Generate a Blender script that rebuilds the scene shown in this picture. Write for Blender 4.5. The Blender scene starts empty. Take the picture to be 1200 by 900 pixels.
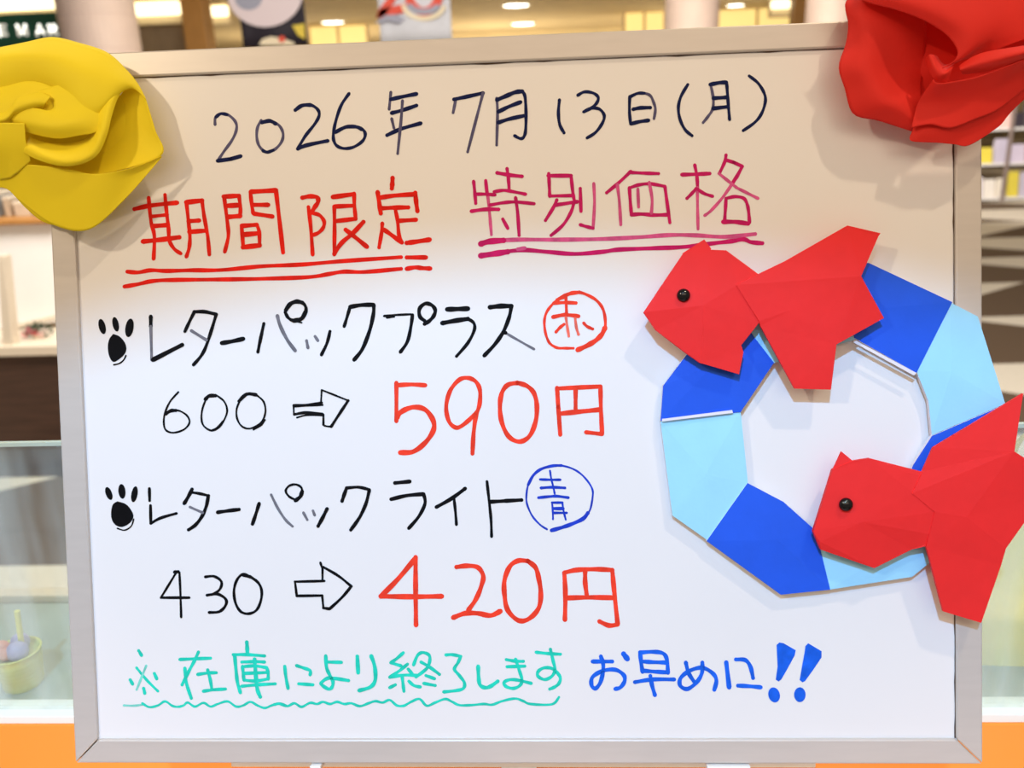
import bpy, bmesh, math, random
from mathutils import Vector, Matrix
random.seed(7)
SC = bpy.context.scene
COL = SC.collection

# ------------------------------------------------------------------ layout constants
F = 1000.0                      # focal length in pixels of a 1200 x 900 frame
BW, BH = 0.600, 0.4736          # whiteboard outside size
LEAN = math.radians(16.0)       # the board leans back against the glass
Z0 = 0.95                       # height of the ledge the board stands on
U = Vector((0, math.sin(LEAN), math.cos(LEAN)))      # up along the board
N = Vector((0, -math.cos(LEAN), math.sin(LEAN)))     # out of the board
XA = Vector((1, 0, 0))
FT = 0.018                      # frame depth
BASE = Vector((0, 0, Z0))       # middle of the lower front edge of the frame
CEN = BASE + U * (BH / 2)

# ------------------------------------------------------------------ camera
def rot(a, b, c):
    return Matrix.Rotation(c, 3, 'Z') @ Matrix.Rotation(b, 3, 'Y') @ Matrix.Rotation(a, 3, 'X')
RC = rot(0.04148768, 0.05165208, -0.02185717)        # board axes -> camera axes (x right, y down, z ahead)
def b2w(v): return XA * v[0] - U * v[1] - N * v[2]
EYE = CEN + b2w((0.03153426, -0.03722495, -0.55194236))
CX, CY, CZ = (b2w(RC[i]) for i in range(3))
cam_d = bpy.data.cameras.new('camera')
cam = bpy.data.objects.new('camera', cam_d); COL.objects.link(cam)
cam_d.sensor_width = 36.0; cam_d.lens = F / 1200 * 36.0
cam_d.clip_start = 0.01; cam_d.clip_end = 200
m = Matrix.Identity(4)
for i in range(3):
    m[i][0] = CX[i]; m[i][1] = -CY[i]; m[i][2] = -CZ[i]; m[i][3] = EYE[i]
cam.matrix_world = m
cam_d.dof.use_dof = True
cam_d.dof.focus_distance = 0.55
cam_d.dof.aperture_fstop = 7.5
SC.camera = cam

# ------------------------------------------------------------------ world, lights, exposure
def lin(h):
    h = h.lstrip('#')
    r = [int(h[i:i + 2], 16) / 255 for i in (0, 2, 4)]
    return tuple(c / 12.92 if c <= 0.04045 else ((c + 0.055) / 1.055) ** 2.4 for c in r)
SC.view_settings.view_transform = 'Standard'
SC.view_settings.look = 'None'
SC.view_settings.gamma = 1.0
SC.view_settings.use_curve_mapping = False
SC.view_settings.exposure = 0.15
w = bpy.data.worlds.new('mall_light'); SC.world = w; w.use_nodes = True
w.node_tree.nodes['Background'].inputs[0].default_value = (1.0, 0.80, 0.60, 1)
w.node_tree.nodes['Background'].inputs[1].default_value = 0.30

def aim(o, target):
    o.rotation_euler = (Vector(target) - o.location).to_track_quat('-Z', 'Y').to_euler()
def spot(name, loc, target, power, color, angle, blend, radius):
    d = bpy.data.lights.new(name, 'SPOT'); d.energy = power; d.color = color
    d.spot_size = angle; d.spot_blend = blend; d.shadow_soft_size = radius
    o = bpy.data.objects.new(name, d); COL.objects.link(o); o.location = loc; aim(o, target)
    return o
def area(name, loc, target, power, color, sx, sy):
    d = bpy.data.lights.new(name, 'AREA'); d.energy = power; d.color = color
    d.shape = 'RECTANGLE'; d.size = sx; d.size_y = sy
    o = bpy.data.objects.new(name, d); COL.objects.link(o); o.location = loc; aim(o, target)
    return o
# cool downlight whose cone stops at about a third of the way down the board
COOL_LOC = CEN + XA * -0.25 + U * 1.15 + N * 1.85
COOL_ANG = math.radians(60)
edge = CEN + U * 0.095 - XA * 0.03
ed = (edge - COOL_LOC).normalized()
ax = XA
axis_dir = min((Matrix.Rotation(q_ * COOL_ANG / 2, 3, ax) @ ed for q_ in (-1, 1)), key=lambda v_: v_.dot(U))
spot('cool_downlight', COOL_LOC, COOL_LOC + axis_dir, 160, (0.24, 0.56, 1.0), COOL_ANG, 0.03, 0.03)
# two warm hall lamps, up to the right and up to the left
area('warm_lamp_right', CEN + XA * 0.80 + U * 1.75 + N * 1.0, CEN, 11.0, (1.0, 0.80, 0.55), 0.06, 0.06)
area('warm_lamp_left', CEN - XA * 0.95 + U * 0.75 + N * 1.10, CEN, 6.0, (1.0, 0.82, 0.58), 0.07, 0.07)
# added unseen fills: counter front, far ceiling and shops, shelving, kiosk and walkway
for sx_, pw_ in ((-1, 60), (0, 26), (1, 60)):
    spot('added_low_fill', (0.55 * sx_, -1.5, 0.25), (0.46 * sx_, 0.12, 0.60), pw_, (1.0, 0.70, 0.58), math.radians(31), 0.5, 0.12)  # added low fill that brightens the orange counter and lower board
area('added_front_fill', (0.3, -2.4, 2.9), (0, 0.1, 1.0), 20, (1.0, 0.77, 0.58), 3.0, 1.2)  # added wide warm fill from the front, no fixture
for i_, x_ in enumerate((-5.0, -1.0, 3.5)):
    d_ = bpy.data.lights.new('added_hall_fill', 'POINT'); d_.energy = 190; d_.color = (1.0, 0.84, 0.56); d_.shadow_soft_size = 0.25
    o_ = bpy.data.objects.new('added_hall_fill', d_); COL.objects.link(o_); o_.location = (x_ * 1.3, 24.0, 1.0)  # added point fills hidden behind the board to lift the ceiling
spot('added_shelf_fill', (3.6, 7.2, 3.1), (5.6, 10.3, 0.9), 420, (1.0, 0.93, 0.88), math.radians(70), 0.5, 0.15)  # added fill to brighten the far shelving
area('added_ceiling_fill', (0, 9.2, 2.42), (0, 20, 3.0), 260, (1.0, 0.88, 0.66), 9.0, 0.25)  # added fill above the view for the dark ceiling and columns
area('added_walkway_fill', (0.0, 1.6, 3.6), (0.0, 5.5, 0.2), 290, (1.0, 0.93, 0.84), 5.0, 1.2)  # added fill that brightens the kiosk and carpet

# ------------------------------------------------------------------ placing helpers
def ray(px, py): return (CX * ((px - 600) / F) + CY * ((py - 450) / F) + CZ).normalized()
def bp(px, py, h=0.0):
    """point h metres out from the front of the frame plane, on the line of sight of a pixel"""
    d = ray(px, py); return EYE + d * ((N.dot(CEN) + h - N.dot(EYE)) / N.dot(d))
def at(px, py, y):
    d = ray(px, py); return EYE + d * ((y - EYE.y) / d.y)
def onz(px, py, z):
    d = ray(px, py); return EYE + d * ((z - EYE.z) / d.z)

# ------------------------------------------------------------------ materials
def mat(name, color, rough=0.5, metal=0.0, noise=0.0, scale=60.0, emit=None, estr=0.0, spec=0.5, transl=0.0, bump=0.0, bscale=None, stretch=None):
    M = bpy.data.materials.new(name); M.use_nodes = True
    nt = M.node_tree; P = nt.nodes['Principled BSDF']
    c = lin(color) if isinstance(color, str) else color
    P.inputs['Base Color'].default_value = (*c, 1)
    P.inputs['Roughness'].default_value = rough
    P.inputs['Metallic'].default_value = metal
    P.inputs['Specular IOR Level'].default_value = spec
    if noise or bump:
        tc = nt.nodes.new('ShaderNodeTexCoord'); src = tc.outputs['Object']
        if stretch:
            mp = nt.nodes.new('ShaderNodeMapping'); mp.inputs['Scale'].default_value = stretch
            nt.links.new(src, mp.inputs[0]); src = mp.outputs[0]
        if noise:
            nz = nt.nodes.new('ShaderNodeTexNoise'); nz.inputs['Scale'].default_value = scale; nz.inputs['Detail'].default_value = 4
            nt.links.new(src, nz.inputs['Vector'])
            rp = nt.nodes.new('ShaderNodeValToRGB')
            rp.color_ramp.elements[0].position = 0.3; rp.color_ramp.elements[1].position = 0.7
            rp.color_ramp.elements[0].color = (*[x * (1 - noise) for x in c], 1)
            rp.color_ramp.elements[1].color = (*[min(1, x * (1 + noise * 0.5)) for x in c], 1)
            nt.links.new(nz.outputs['Fac'], rp.inputs[0]); nt.links.new(rp.outputs[0], P.inputs['Base Color'])
        if bump:
            n2 = nt.nodes.new('ShaderNodeTexNoise'); n2.inputs['Scale'].default_value = bscale or scale; n2.inputs['Detail'].default_value = 5
            nt.links.new(src, n2.inputs['Vector'])
            b = nt.nodes.new('ShaderNodeBump'); b.inputs['Strength'].default_value = bump; b.inputs['Distance'].default_value = 0.002
            nt.links.new(n2.outputs['Fac'], b.inputs['Height']); nt.links.new(b.outputs[0], P.inputs['Normal'])
    if emit:
        P.inputs['Emission Color'].default_value = (*(lin(emit) if isinstance(emit, str) else emit), 1)
        P.inputs['Emission Strength'].default_value = estr
    if transl:
        tr = nt.nodes.new('ShaderNodeBsdfTranslucent'); tr.inputs[0].default_value = (*c, 1)
        mx = nt.nodes.new('ShaderNodeMixShader'); mx.inputs[0].default_value = transl
        nt.links.new(P.outputs[0], mx.inputs[1]); nt.links.new(tr.outputs[0], mx.inputs[2])
        nt.links.new(mx.outputs[0], nt.nodes['Material Output'].inputs[0])
    return M

# ------------------------------------------------------------------ object helpers
def tag(o, label, cat, group=None):
    o['label'] = label; o['category'] = cat
    if group: o['group'] = group
    return o
def thing(name, loc, label, cat, group=None):
    o = bpy.data.objects.new(name, None); COL.objects.link(o); o.location = loc
    o.empty_display_size = 0.02
    return tag(o, label, cat, group)
def wloc(o):
    v = Vector(o.location)
    while o.parent: o = o.parent; v += Vector(o.location)
    return v
def mk(name, verts, faces, mats, parent=None, origin=None, smooth=False, fm=None, solid=None, bevel=0.0, label=None):
    """one mesh object from world-space vertices"""
    if not isinstance(mats, (list, tuple)): mats = [mats]
    og = wloc(parent) if parent else (Vector(origin) if origin is not None else sum((Vector(v) for v in verts), Vector()) / len(verts))
    me = bpy.data.meshes.new(name)
    me.from_pydata([tuple(Vector(v) - og) for v in verts], [], faces)
    for mm in mats: me.materials.append(mm)
    bm = bmesh.new(); bm.from_mesh(me)
    if fm:
        bm.faces.ensure_lookup_table()
        for f, i in zip(bm.faces, fm): f.material_index = i
    bmesh.ops.recalc_face_normals(bm, faces=bm.faces)
    if smooth:
        for f in bm.faces: f.smooth = True
    bm.to_mesh(me); bm.free()
    o = bpy.data.objects.new(name, me); COL.objects.link(o)
    if parent: o.parent = parent
    else: o.location = og
    if solid:
        s = o.modifiers.new('thickness', 'SOLIDIFY'); s.thickness = solid; s.offset = 0
    if bevel:
        b = o.modifiers.new('edge', 'BEVEL'); b.width = bevel; b.segments = 2; b.limit_method = 'ANGLE'
    if label: o['label'] = label
    return o
def box_vf(lo, hi):
    (x0, y0, z0), (x1, y1, z1) = lo, hi
    v = [(x0, y0, z0), (x1, y0, z0), (x1, y1, z0), (x0, y1, z0), (x0, y0, z1), (x1, y0, z1), (x1, y1, z1), (x0, y1, z1)]
    f = [(0, 3, 2, 1), (4, 5, 6, 7), (0, 1, 5, 4), (1, 2, 6, 5), (2, 3, 7, 6), (3, 0, 4, 7)]
    return v, f
def box(name, lo, hi, mt, parent=None, bevel=0.002, origin=None, label=None):
    v, f = box_vf(lo, hi)
    return mk(name, v, f, mt, parent, origin=origin, bevel=bevel, label=label)
def join_vf(parts):
    V, Fc = [], []
    for v, f in parts:
        k = len(V); V += list(v); Fc += [tuple(i + k for i in q) for q in f]
    return V, Fc
def prism(front, back):
    n = len(front)
    f = [tuple(range(n)), tuple(range(2 * n - 1, n - 1, -1))] + [(i, i + n, (i + 1) % n + n, (i + 1) % n) for i in range(n)]
    return list(front) + list(back), f
def lathe(prof, c, n=24, axis=Vector((0, 0, 1))):
    V, Fc = [], []
    for r, z in prof:
        for k in range(n):
            a = 2 * math.pi * k / n; V.append(Vector((c[0] + r * math.cos(a), c[1] + r * math.sin(a), c[2] + z)))
    for i in range(len(prof) - 1):
        for k in range(n):
            Fc.append((i * n + k, i * n + (k + 1) % n, (i + 1) * n + (k + 1) % n, (i + 1) * n + k))
    return V, Fc
def crom(P, n):
    """n points along a Catmull-Rom curve through P (tuples of any length)"""
    P = [tuple(p) for p in P]
    if len(P) == 1: return P * n
    out = []; m_ = len(P) - 1
    for i in range(n):
        t = i / (n - 1) * m_; k = min(int(t), m_ - 1); u = t - k
        p0 = P[max(k - 1, 0)]; p1 = P[k]; p2 = P[k + 1]; p3 = P[min(k + 2, m_)]
        out.append(tuple(0.5 * (2 * b + (c - a) * u + (2 * a - 5 * b + 4 * c - d) * u * u + (3 * b - a - 3 * c + d) * u ** 3)
                         for a, b, c, d in zip(p0, p1, p2, p3)))
    return out

# ================================================================== MALL BEHIND (structure)
M_carpet = bpy.data.materials.new('patterned_carpet'); M_carpet.use_nodes = True
nt = M_carpet.node_tree; P = nt.nodes['Principled BSDF']; P.inputs['Roughness'].default_value = 0.9
def node(t, **k):
    n = nt.nodes.new(t)
    for a, b in k.items(): setattr(n, a, b)
    return n
def math_(op, a, b=None, c=None):
    n = node('ShaderNodeMath', operation=op)
    for i, x in enumerate((a, b, c)):
        if x is None: continue
        if isinstance(x, (int, float)): n.inputs[i].default_value = x
        else: nt.links.new(x, n.inputs[i])
    return n.outputs[0]
tc = node('ShaderNodeTexCoord'); sp = node('ShaderNodeSeparateXYZ'); nt.links.new(tc.outputs['Object'], sp.inputs[0])
row = math_('MULTIPLY', sp.outputs[1], 1.05); fy = math_('FRACT', row); ry = math_('FLOOR', row)
wn = node('ShaderNodeTexWhiteNoise', noise_dimensions='1D'); nt.links.new(ry, wn.inputs['W'])
xs = math_('ADD', math_('MULTIPLY', sp.outputs[0], 0.40), math_('MULTIPLY', wn.outputs['Value'], 3.0))
fx = math_('FRACT', xs)
tri = math_('LESS_THAN', fy, math_('ABSOLUTE', math_('SUBTRACT', math_('MULTIPLY', fx, 2.0), 1.0)))
wv = node('ShaderNodeTexNoise'); wv.inputs['Scale'].default_value = 90; nt.links.new(tc.outputs['Object'], wv.inputs[0])
mixc = node('ShaderNodeMix', data_type='RGBA'); nt.links.new(tri, mixc.inputs[0])
mixc.inputs[6].default_value = (*lin('#ddd6c8'), 1); mixc.inputs[7].default_value = (*lin('#5d4a38'), 1)
mix2 = node('ShaderNodeMix', data_type='RGBA'); mix2.blend_type = 'MULTIPLY'; mix2.inputs[0].default_value = 0.35
nt.links.new(mixc.outputs[2], mix2.inputs[6]); nt.links.new(wv.outputs['Fac'], mix2.inputs[7])
nt.links.new(mix2.outputs[2], P.inputs['Base Color'])

def struct(o): o['kind'] = 'structure'; return o
struct(box('floor', (-20, -2.5, -0.1), (20, 34, 0), M_carpet, bevel=0, origin=(0, 0, 0)))
M_ceil = mat('warm_ceiling', '#f0dcb4', 0.8, noise=0.06, scale=1.5, emit='#ffe2a8', estr=0.0)
CZH = EYE.z + 1.90
struct(box('ceiling', (-20, 9.6, CZH), (20, 34, CZH + 0.2), M_ceil, bevel=0))
M_wall = mat('cream_wall', '#f3e3bd', 0.7, noise=0.05, scale=2)
struct(box('wall_back', (-20, 32, 0), (20, 32.3, CZH), M_wall, bevel=0))
struct(box('wall_left', (-20.2, 9.6, 0), (-20, 32, CZH), M_wall, bevel=0))
struct(box('wall_right', (20, 9.6, 0), (20.2, 32, CZH), M_wall, bevel=0))
M_col = mat('pale_column', '#dfcfd2', 0.55, noise=0.06, scale=3)

def column(name, px0, px1, y, ytop=0, rings=True):
    a, b = at(px0, 30, y), at(px1, 30, y)
    c = (a + b) / 2; r = (b - a).length / 2
    prof = [(r, 0), (r * 1.02, 0.12), (r, 0.14)]
    z = 0.14
    while z < CZH:
        z2 = min(z + 0.42, CZH)
        prof += [(r, z + 0.005), (r, z2 - 0.012), (r * 0.985, z2 - 0.008), (r * 0.985, z2)]
        z = z2 + 0.001
    prof = [(0.001, 0)] + prof + [(0.001, CZH)]
    v, f = lathe(prof, (c.x, c.y, 0), 40)
    return struct(mk(name, v, f, M_col, smooth=False, origin=(c.x, c.y, 0)))
column('column', 74, 158, 12.0)
column('column', 779, 842, 14.0)
column('column', 944, 1000, 13.0)
M_brown = mat('brown_pillar', '#a87c46', 0.5, noise=0.1, scale=4)
a, b = at(214, 30, 14.5), at(240, 30, 14.5)
struct(box('pillar', (a.x, 14.5, 0), (b.x, 14.9, CZH), M_brown, bevel=0.01))
a, b = at(930, 20, 16), at(944, 20, 16)
struct(box('pillar', (a.x, 16, 0), (b.x, 16.3, CZH - 0.2), M_brown, bevel=0.01))

# slatted shutter wall of the next shop
M_slat = mat('taupe_slats', '#9a8670', 0.6, noise=0.15, scale=5)
a, b = at(140, 24, 15.2), at(216, 24, 15.2)
ztop = a.z
parts = [box_vf((a.x, 15.24, 0), (b.x, 15.3, ztop))]
z = 0.05
while z < ztop - 0.04:
    parts.append(box_vf((a.x, 15.2, z), (b.x, 15.245, z + 0.055))); z += 0.075
v, f = join_vf(parts)
o = mk('slatted_shutter', v, f, M_slat)
tag(o, 'taupe slatted shop shutter far behind, between pale column and brown pillar', 'shutter')

# green shop sign with white letters
M_green = mat('dark_green_sign', '#0f5a4a', 0.4, noise=0.1, scale=3)
M_let = mat('white_sign_letter', '#ffffff', 0.4, emit='#fffdf0', estr=0.5)
D = 12.8
a, b = at(-70, 20, D), at(73, 53, D)
sg = thing('shop_sign', (a.x, D, b.z), 'dark green shop sign with white capital letters above the yellow rose', 'sign')
box('sign_board', (a.x, D, b.z), (b.x, D + 0.12, a.z), M_green, sg, bevel=0.005)
GL = {'E': [[(0, 0), (0, 1)], [(0, 1), (.7, 1)], [(0, .5), (.6, .5)], [(0, 0), (.7, 0)]],
      'M': [[(0, 0), (0, 1)], [(0, 1), (.45, .2)], [(.45, .2), (.9, 1)], [(.9, 1), (.9, 0)]],
      'A': [[(0, 0), (.45, 1)], [(.45, 1), (.9, 0)], [(.18, .35), (.72, .35)]],
      'R': [[(0, 0), (0, 1)], [(0, 1), (.55, 1)], [(.55, 1), (.7, .78)], [(.7, .78), (.55, .52)], [(.55, .52), (0, .52)], [(.3, .52), (.75, 0)]],
      'K': [[(0, 0), (0, 1)], [(.7, 1), (0, .45)], [(.2, .58), (.75, 0)]],
      'T': [[(0, 1), (.8, 1)], [(.4, 1), (.4, 0)]], 'H': [[(0, 0), (0, 1)], [(.75, 0), (.75, 1)], [(0, .5), (.75, .5)]]}
def letter(ch, p, hgt, th, parent, wid=1.0):
    parts = []
    for q in GL[ch]:
        (x0, y0), (x1, y1) = q
        A = Vector((p.x + x0 * hgt * wid, 0, p.z + y0 * hgt)); B = Vector((p.x + x1 * hgt * wid, 0, p.z + y1 * hgt))
        d = (B - A).normalized(); n = Vector((-d.z, 0, d.x)) * th / 2; e = d * th / 2
        fr = [A - e - n, B + e - n, B + e + n, A - e + n]
        parts.append(prism([Vector((t.x, p.y - 0.02, t.z)) for t in fr], [Vector((t.x, p.y + 0.002, t.z)) for t in fr]))
    v, f = join_vf(parts); mk('letter', v, f, M_let, parent)
for ch, x in (('E', 1), ('M', 23), ('A', 44), ('R', 60)):
    letter(ch, at(x, 41, D), 0.125, 0.035, sg, 1.05)
letter('H', at(-24, 41, D), 0.125, 0.035, sg, 1.05); letter('T', at(-44, 41, D), 0.125, 0.035, sg, 1.05)

# lit strips and lamps
M_strip = mat('lit_strip', '#fff3d0', 0.4, emit='#fff0c4', estr=2.2)
M_trough = mat('strip_housing', '#e8d6b0', 0.6)
def strip(px0, px1, py0, py1, y, label):
    a, b = at(px0, py0, y), at(px1, py1, y)
    t = thing('strip_light', ((a.x + b.x) / 2, y, b.z), label, 'light', 'lit strips over the shop fronts')
    box('diffuser', (a.x, y, b.z), (b.x, y + 0.1, a.z), M_strip, t, bevel=0.01)
    box('housing', (a.x, y + 0.1, b.z - 0.14), (b.x, y + 0.3, a.z + 0.05), M_trough, t, bevel=0.01)
    for x in (a.x + 0.1, b.x - 0.1): box('hanger', (x - 0.01, y + 0.19, a.z + 0.05), (x + 0.01, y + 0.21, CZH), M_trough, t, bevel=0)
strip(-80, 71, -2, 9, 13.2, 'long lit strip light above the green shop sign')
strip(146, 210, 4, 16, 14.7, 'lit strip light above the taupe slatted shutter')
strip(233, 266, 8, 18, 15.5, 'short lit strip light left of the black hanging banner')
strip(905, 943, 1, 8, 16.5, 'lit strip light left of the rightmost pale column')
# cream shop-front fascia under the strips
struct(box('trim_1', (at(-80, 15, 13.3).x, 13.3, 0), (at(70, 15, 13.3).x, 13.5, at(0, 58, 13.3).z), M_wall, bevel=0.01))
# bright shop interiors on the back wall
M_shop = mat('lit_shop_front', '#ffe9a0', 0.5, emit='#ffdf90', estr=0.75)
def shopwin(px0, px1, py0, py1, y, label):
    a, b = at(px0, py0, y), at(px1, py1, y)
    t = thing('lit_shop_window', ((a.x + b.x) / 2, y, b.z), label, 'window', 'lit shop windows at the back')
    box('lit_panel', (a.x, y + 0.05, b.z), (b.x, y + 0.08, a.z), M_shop, t, bevel=0)
    fr = []
    wd = 0.06
    fr.append(box_vf((a.x - wd, y, b.z), (a.x, y + 0.1, a.z))); fr.append(box_vf((b.x, y, b.z), (b.x + wd, y + 0.1, a.z)))
    fr.append(box_vf((a.x - wd, y, a.z), (b.x + wd, y + 0.1, a.z + wd))); fr.append(box_vf(((a.x + b.x) / 2 - wd / 2, y, b.z), ((a.x + b.x) / 2 + wd / 2, y + 0.1, a.z)))
    v, f = join_vf(fr); mk('window_frame', v, f, M_trough, t)
shopwin(362, 432, 28, 75, 22, 'lit yellow shop window between the black and the pale blue banner')
shopwin(733, 777, 14, 60, 22, 'bright yellow shop window left of the middle pale column')
shopwin(843, 930, 12, 60, 22, 'lit yellow shop window between the two right pale columns')
M_down = mat('downlight_lens', '#ffffff', 0.3, emit='#fff6e0', estr=8)
M_ring = mat('downlight_ring', '#f2ead8', 0.4)
def downlight(px, py, r, label):
    p = onz(px, py, CZH)
    t = thing('downlight', (p.x, p.y, CZH), label, 'downlight', 'downlights in the warm ceiling')
    v, f = lathe([(0.001, -0.028), (r * 0.8, -0.026), (r * 0.82, -0.012)], (p.x, p.y, CZH), 20); mk('lens', v, f, M_down, t)
    v, f = lathe([(r * 0.8, -0.012), (r * 0.86, -0.032), (r, -0.026), (r * 1.03, 0.0)], (p.x, p.y, CZH), 20); mk('ring', v, f, M_ring, t)
downlight(605, 5, 0.32, 'upper of two downlights right of the pale blue banner')
downlight(613, 27, 0.36, 'lower of two downlights right of the pale blue banner')
downlight(390, 25, 0.3, 'downlight between the black banner and the pale blue banner')
downlight(862, 5, 0.24, 'downlight just right of the middle pale column')
downlight(514, 2, 0.18, 'small downlight above the pale blue banner')
# ceiling bulkhead beams
struct(box('trim_2', (-4.0, 26.2, CZH - 0.14), (8.0, 26.8, CZH), M_wall, bevel=0.02))

# hanging banners
M_bblack = mat('black_banner_cloth', '#1d1626', 0.7, noise=0.1, scale=6)
M_bpale = mat('pale_blue_banner_cloth', '#cfd3de', 0.7, noise=0.06, scale=6)
M_lil = mat('lilac_print', '#dccfd6', 0.7); M_red = mat('red_print', '#d8503e', 0.7); M_gry = mat('grey_blue_print', '#9a9db0', 0.7)
M_crm = mat('cream_print', '#e8dcc0', 0.7); M_yel = mat('yellow_print', '#d9c24a', 0.7); M_rod = mat('steel_rod', '#9a9a9a', 0.35, 1.0)
def poly_print(name, pts, y, mt, parent, off, yy):
    fr = [at(px, py, yy) + Vector((0, -off, 0)) for px, py in pts]; bk = [p + Vector((0, off * 0.8, 0)) for p in fr]
    v, f = prism(fr, bk); return mk(name, v, f, mt, parent)
def ell(cx, cy, rx, ry, n=28, rot_=0):
    c, s = math.cos(rot_), math.sin(rot_)
    return [(cx + rx * math.cos(t) * c - ry * math.sin(t) * s, cy + rx * math.cos(t) * s + ry * math.sin(t) * c) for t in [2 * math.pi * k / n for k in range(n)]]
def banner(px0, px1, py0, py1, yy, mt, label):
    a, b = at(px0, py0, yy), at(px1, py1, yy)
    t = thing('hanging_banner', ((a.x + b.x) / 2, yy, b.z), label, 'banner')
    nx, nz = 14, 10; V = []; 
    for j in range(nz + 1):
        for i in range(nx + 1):
            u, w_ = i / nx, j / nz
            V.append((a.x + (b.x - a.x) * u, yy + 0.012 * math.sin(u * 9 + w_), b.z + (a.z - b.z) * w_))
    Fc = [(j * (nx + 1) + i, j * (nx + 1) + i + 1, (j + 1) * (nx + 1) + i + 1, (j + 1) * (nx + 1) + i) for j in range(nz) for i in range(nx)]
    mk('cloth', V, Fc, mt, t, smooth=True, solid=0.004)
    v, f = lathe([(0.001, a.x - 0.05), (0.015, a.x - 0.05), (0.015, b.x + 0.05), (0.001, b.x + 0.05)], (0, 0, 0), 12)
    v = [Vector((q.z, yy + q.x, a.z + q.y)) for q in v]
    mk('rod', v, f, M_rod, t)
    for xx in (a.x + 0.1, b.x - 0.1):
        v, f = box_vf((xx - 0.003, yy - 0.003, a.z), (xx + 0.003, yy + 0.003, CZH + 0.6)); mk('wire', v, f, M_rod, t)
    return t
YB = 7.0
t = banner(263, 361, -120, 53, YB, M_bblack, 'black hanging banner with a pale lilac shape above the top of the whiteboard')
poly_print('print', ell(311, -8, 44, 40), 0, M_lil, t, 0.016, YB)
poly_print('print', ell(292, -2, 16, 14), 0, M_gry, t, 0.020, YB)
poly_print('print', [(304, 53), (308, 46), (318, 43), (332, 45), (345, 50), (346, 53)], 0, M_crm, t, 0.016, YB)
poly_print('print', ell(331, 46, 4, 4, 14), 0, M_red, t, 0.020, YB)
poly_print('print', [(343, 30), (357, 28), (358, 46), (350, 42)], 0, M_yel, t, 0.016, YB)
t = banner(433, 530, -120, 48, YB, M_bpale, 'pale blue hanging banner with a red number above the middle of the whiteboard')
def arc(cx, cy, rx, ry, a0, a1, wd, n=24):
    o_, i_ = [], []
    for k in range(n + 1):
        q = math.radians(a0 + (a1 - a0) * k / n)
        o_.append((cx + (rx + wd / 2) * math.cos(q), cy + (ry + wd / 2) * math.sin(q))); i_.append((cx + (rx - wd / 2) * math.cos(q), cy + (ry - wd / 2) * math.sin(q)))
    return o_, i_
def ring_print(name, o_, i_, mt, parent, off, yy):
    n = len(o_); pts = o_ + i_[::-1]
    fr = [at(px, py, yy) - Vector((0, off, 0)) for px, py in pts]; bk = [p + Vector((0, off * 0.8, 0)) for p in fr]
    V = fr + bk; m_ = len(fr); Fc = []
    for k in range(n - 1):
        Fc.append((k, k + 1, m_ - 2 - k, m_ - 1 - k)); Fc.append((m_ + k, m_ + m_ - 1 - k, m_ + m_ - 2 - k, m_ + k + 1))
        Fc.append((k, m_ + k, m_ + k + 1, k + 1)); Fc.append((m_ - 1 - k, m_ - 2 - k, 2 * m_ - 2 - k, 2 * m_ - 1 - k))
    return mk(name, V, Fc, mt, parent)
ring_print('red_digit', *arc(497, -14, 19, 28, 0, 360, 10, 40), M_red, t, 0.018, YB)          # 0
ring_print('red_digit', *arc(461, -28, 17, 15, 180, 400, 10), M_red, t, 0.018, YB)             # 2
poly_print('red_digit', [(477, -20), (470, -22), (444, 12), (441, 22), (452, 18)], 0, M_red, t, 0.018, YB)
poly_print('red_digit', [(441, 22), (446, 11), (476, 4), (478, 14)], 0, M_red, t, 0.018, YB)
poly_print('swash', [(440, 27), (452, 18), (464, 17), (475, 22), (468, 28), (455, 25), (445, 28)], 0, M_gry, t, 0.022, YB)
ring_print('swash', *arc(497, 4, 24, 18, 10, 175, 5), M_crm, t, 0.024, YB)
ring_print('swash', *arc(497, 2, 18, 12, 20, 165, 7), M_gry, t, 0.021, YB)

# ---------------------------------------------------------------- left kiosk
M_white = mat('white_laminate', '#f4f2f2', 0.35, noise=0.03, scale=4)
M_dark = mat('dark_wood', '#4a3429', 0.5, noise=0.35, scale=6, stretch=(1, 1, 14))
M_tan = mat('tan_wood_edge', '#b98346', 0.45, noise=0.2, scale=8, stretch=(1, 8, 8))
M_cream = mat('cream_trim', '#ddd2bf', 0.45)
D = 2.6
k = thing('kiosk', (at(30, 410, D).x, D + 0.3, 0), 'white kiosk with dark wood base at left, behind the glass and the board', 'kiosk')
xl, xr = at(-220, 400, D).x, at(150, 400, D).x
zb = at(30, 416, D).z; zc = at(30, 404, D).z
box('base_panel', (xl, D, 0), (xr, D + 0.7, zb), M_dark, k, bevel=0.004)
box('edge_trim', (xl, D - 0.02, zb), (xr, D + 0.72, zc), M_cream, k, bevel=0.004)
# slanted white panel (lower edge runs up to the right)
D2 = D + 0.25
pts = [(-220, 263), (150, 262), (150, 372), (62, 378), (13, 391), (-220, 448)]
fr = [at(px, py, D2) for px, py in pts]
fr = [Vector((p.x, p.y, max(p.z, zc + 0.002))) for p in fr]
v, f = prism(fr, [p + Vector((0, 0.03, 0)) for p in fr]); mk('white_panel', v, f, M_white, k, bevel=0.002)
pts = [(14, 381), (150, 349), (150, 353), (14, 385)]
fr = [at(px, py, D2) - Vector((0, 0.006, 0)) for px, py in pts]
v, f = prism(fr, [p + Vector((0, 0.0065, 0)) for p in fr]); mk('panel_bead', v, f, M_cream, k)
fr = [at(px, py, D - 0.005) for px, py in [(-3, 300), (4, 300), (15, 406), (3, 406)]]
v, f = prism(fr, [p + Vector((0, 0.05, 0)) for p in fr]); mk('post', v, f, M_cream, k, bevel=0.003)
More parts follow.
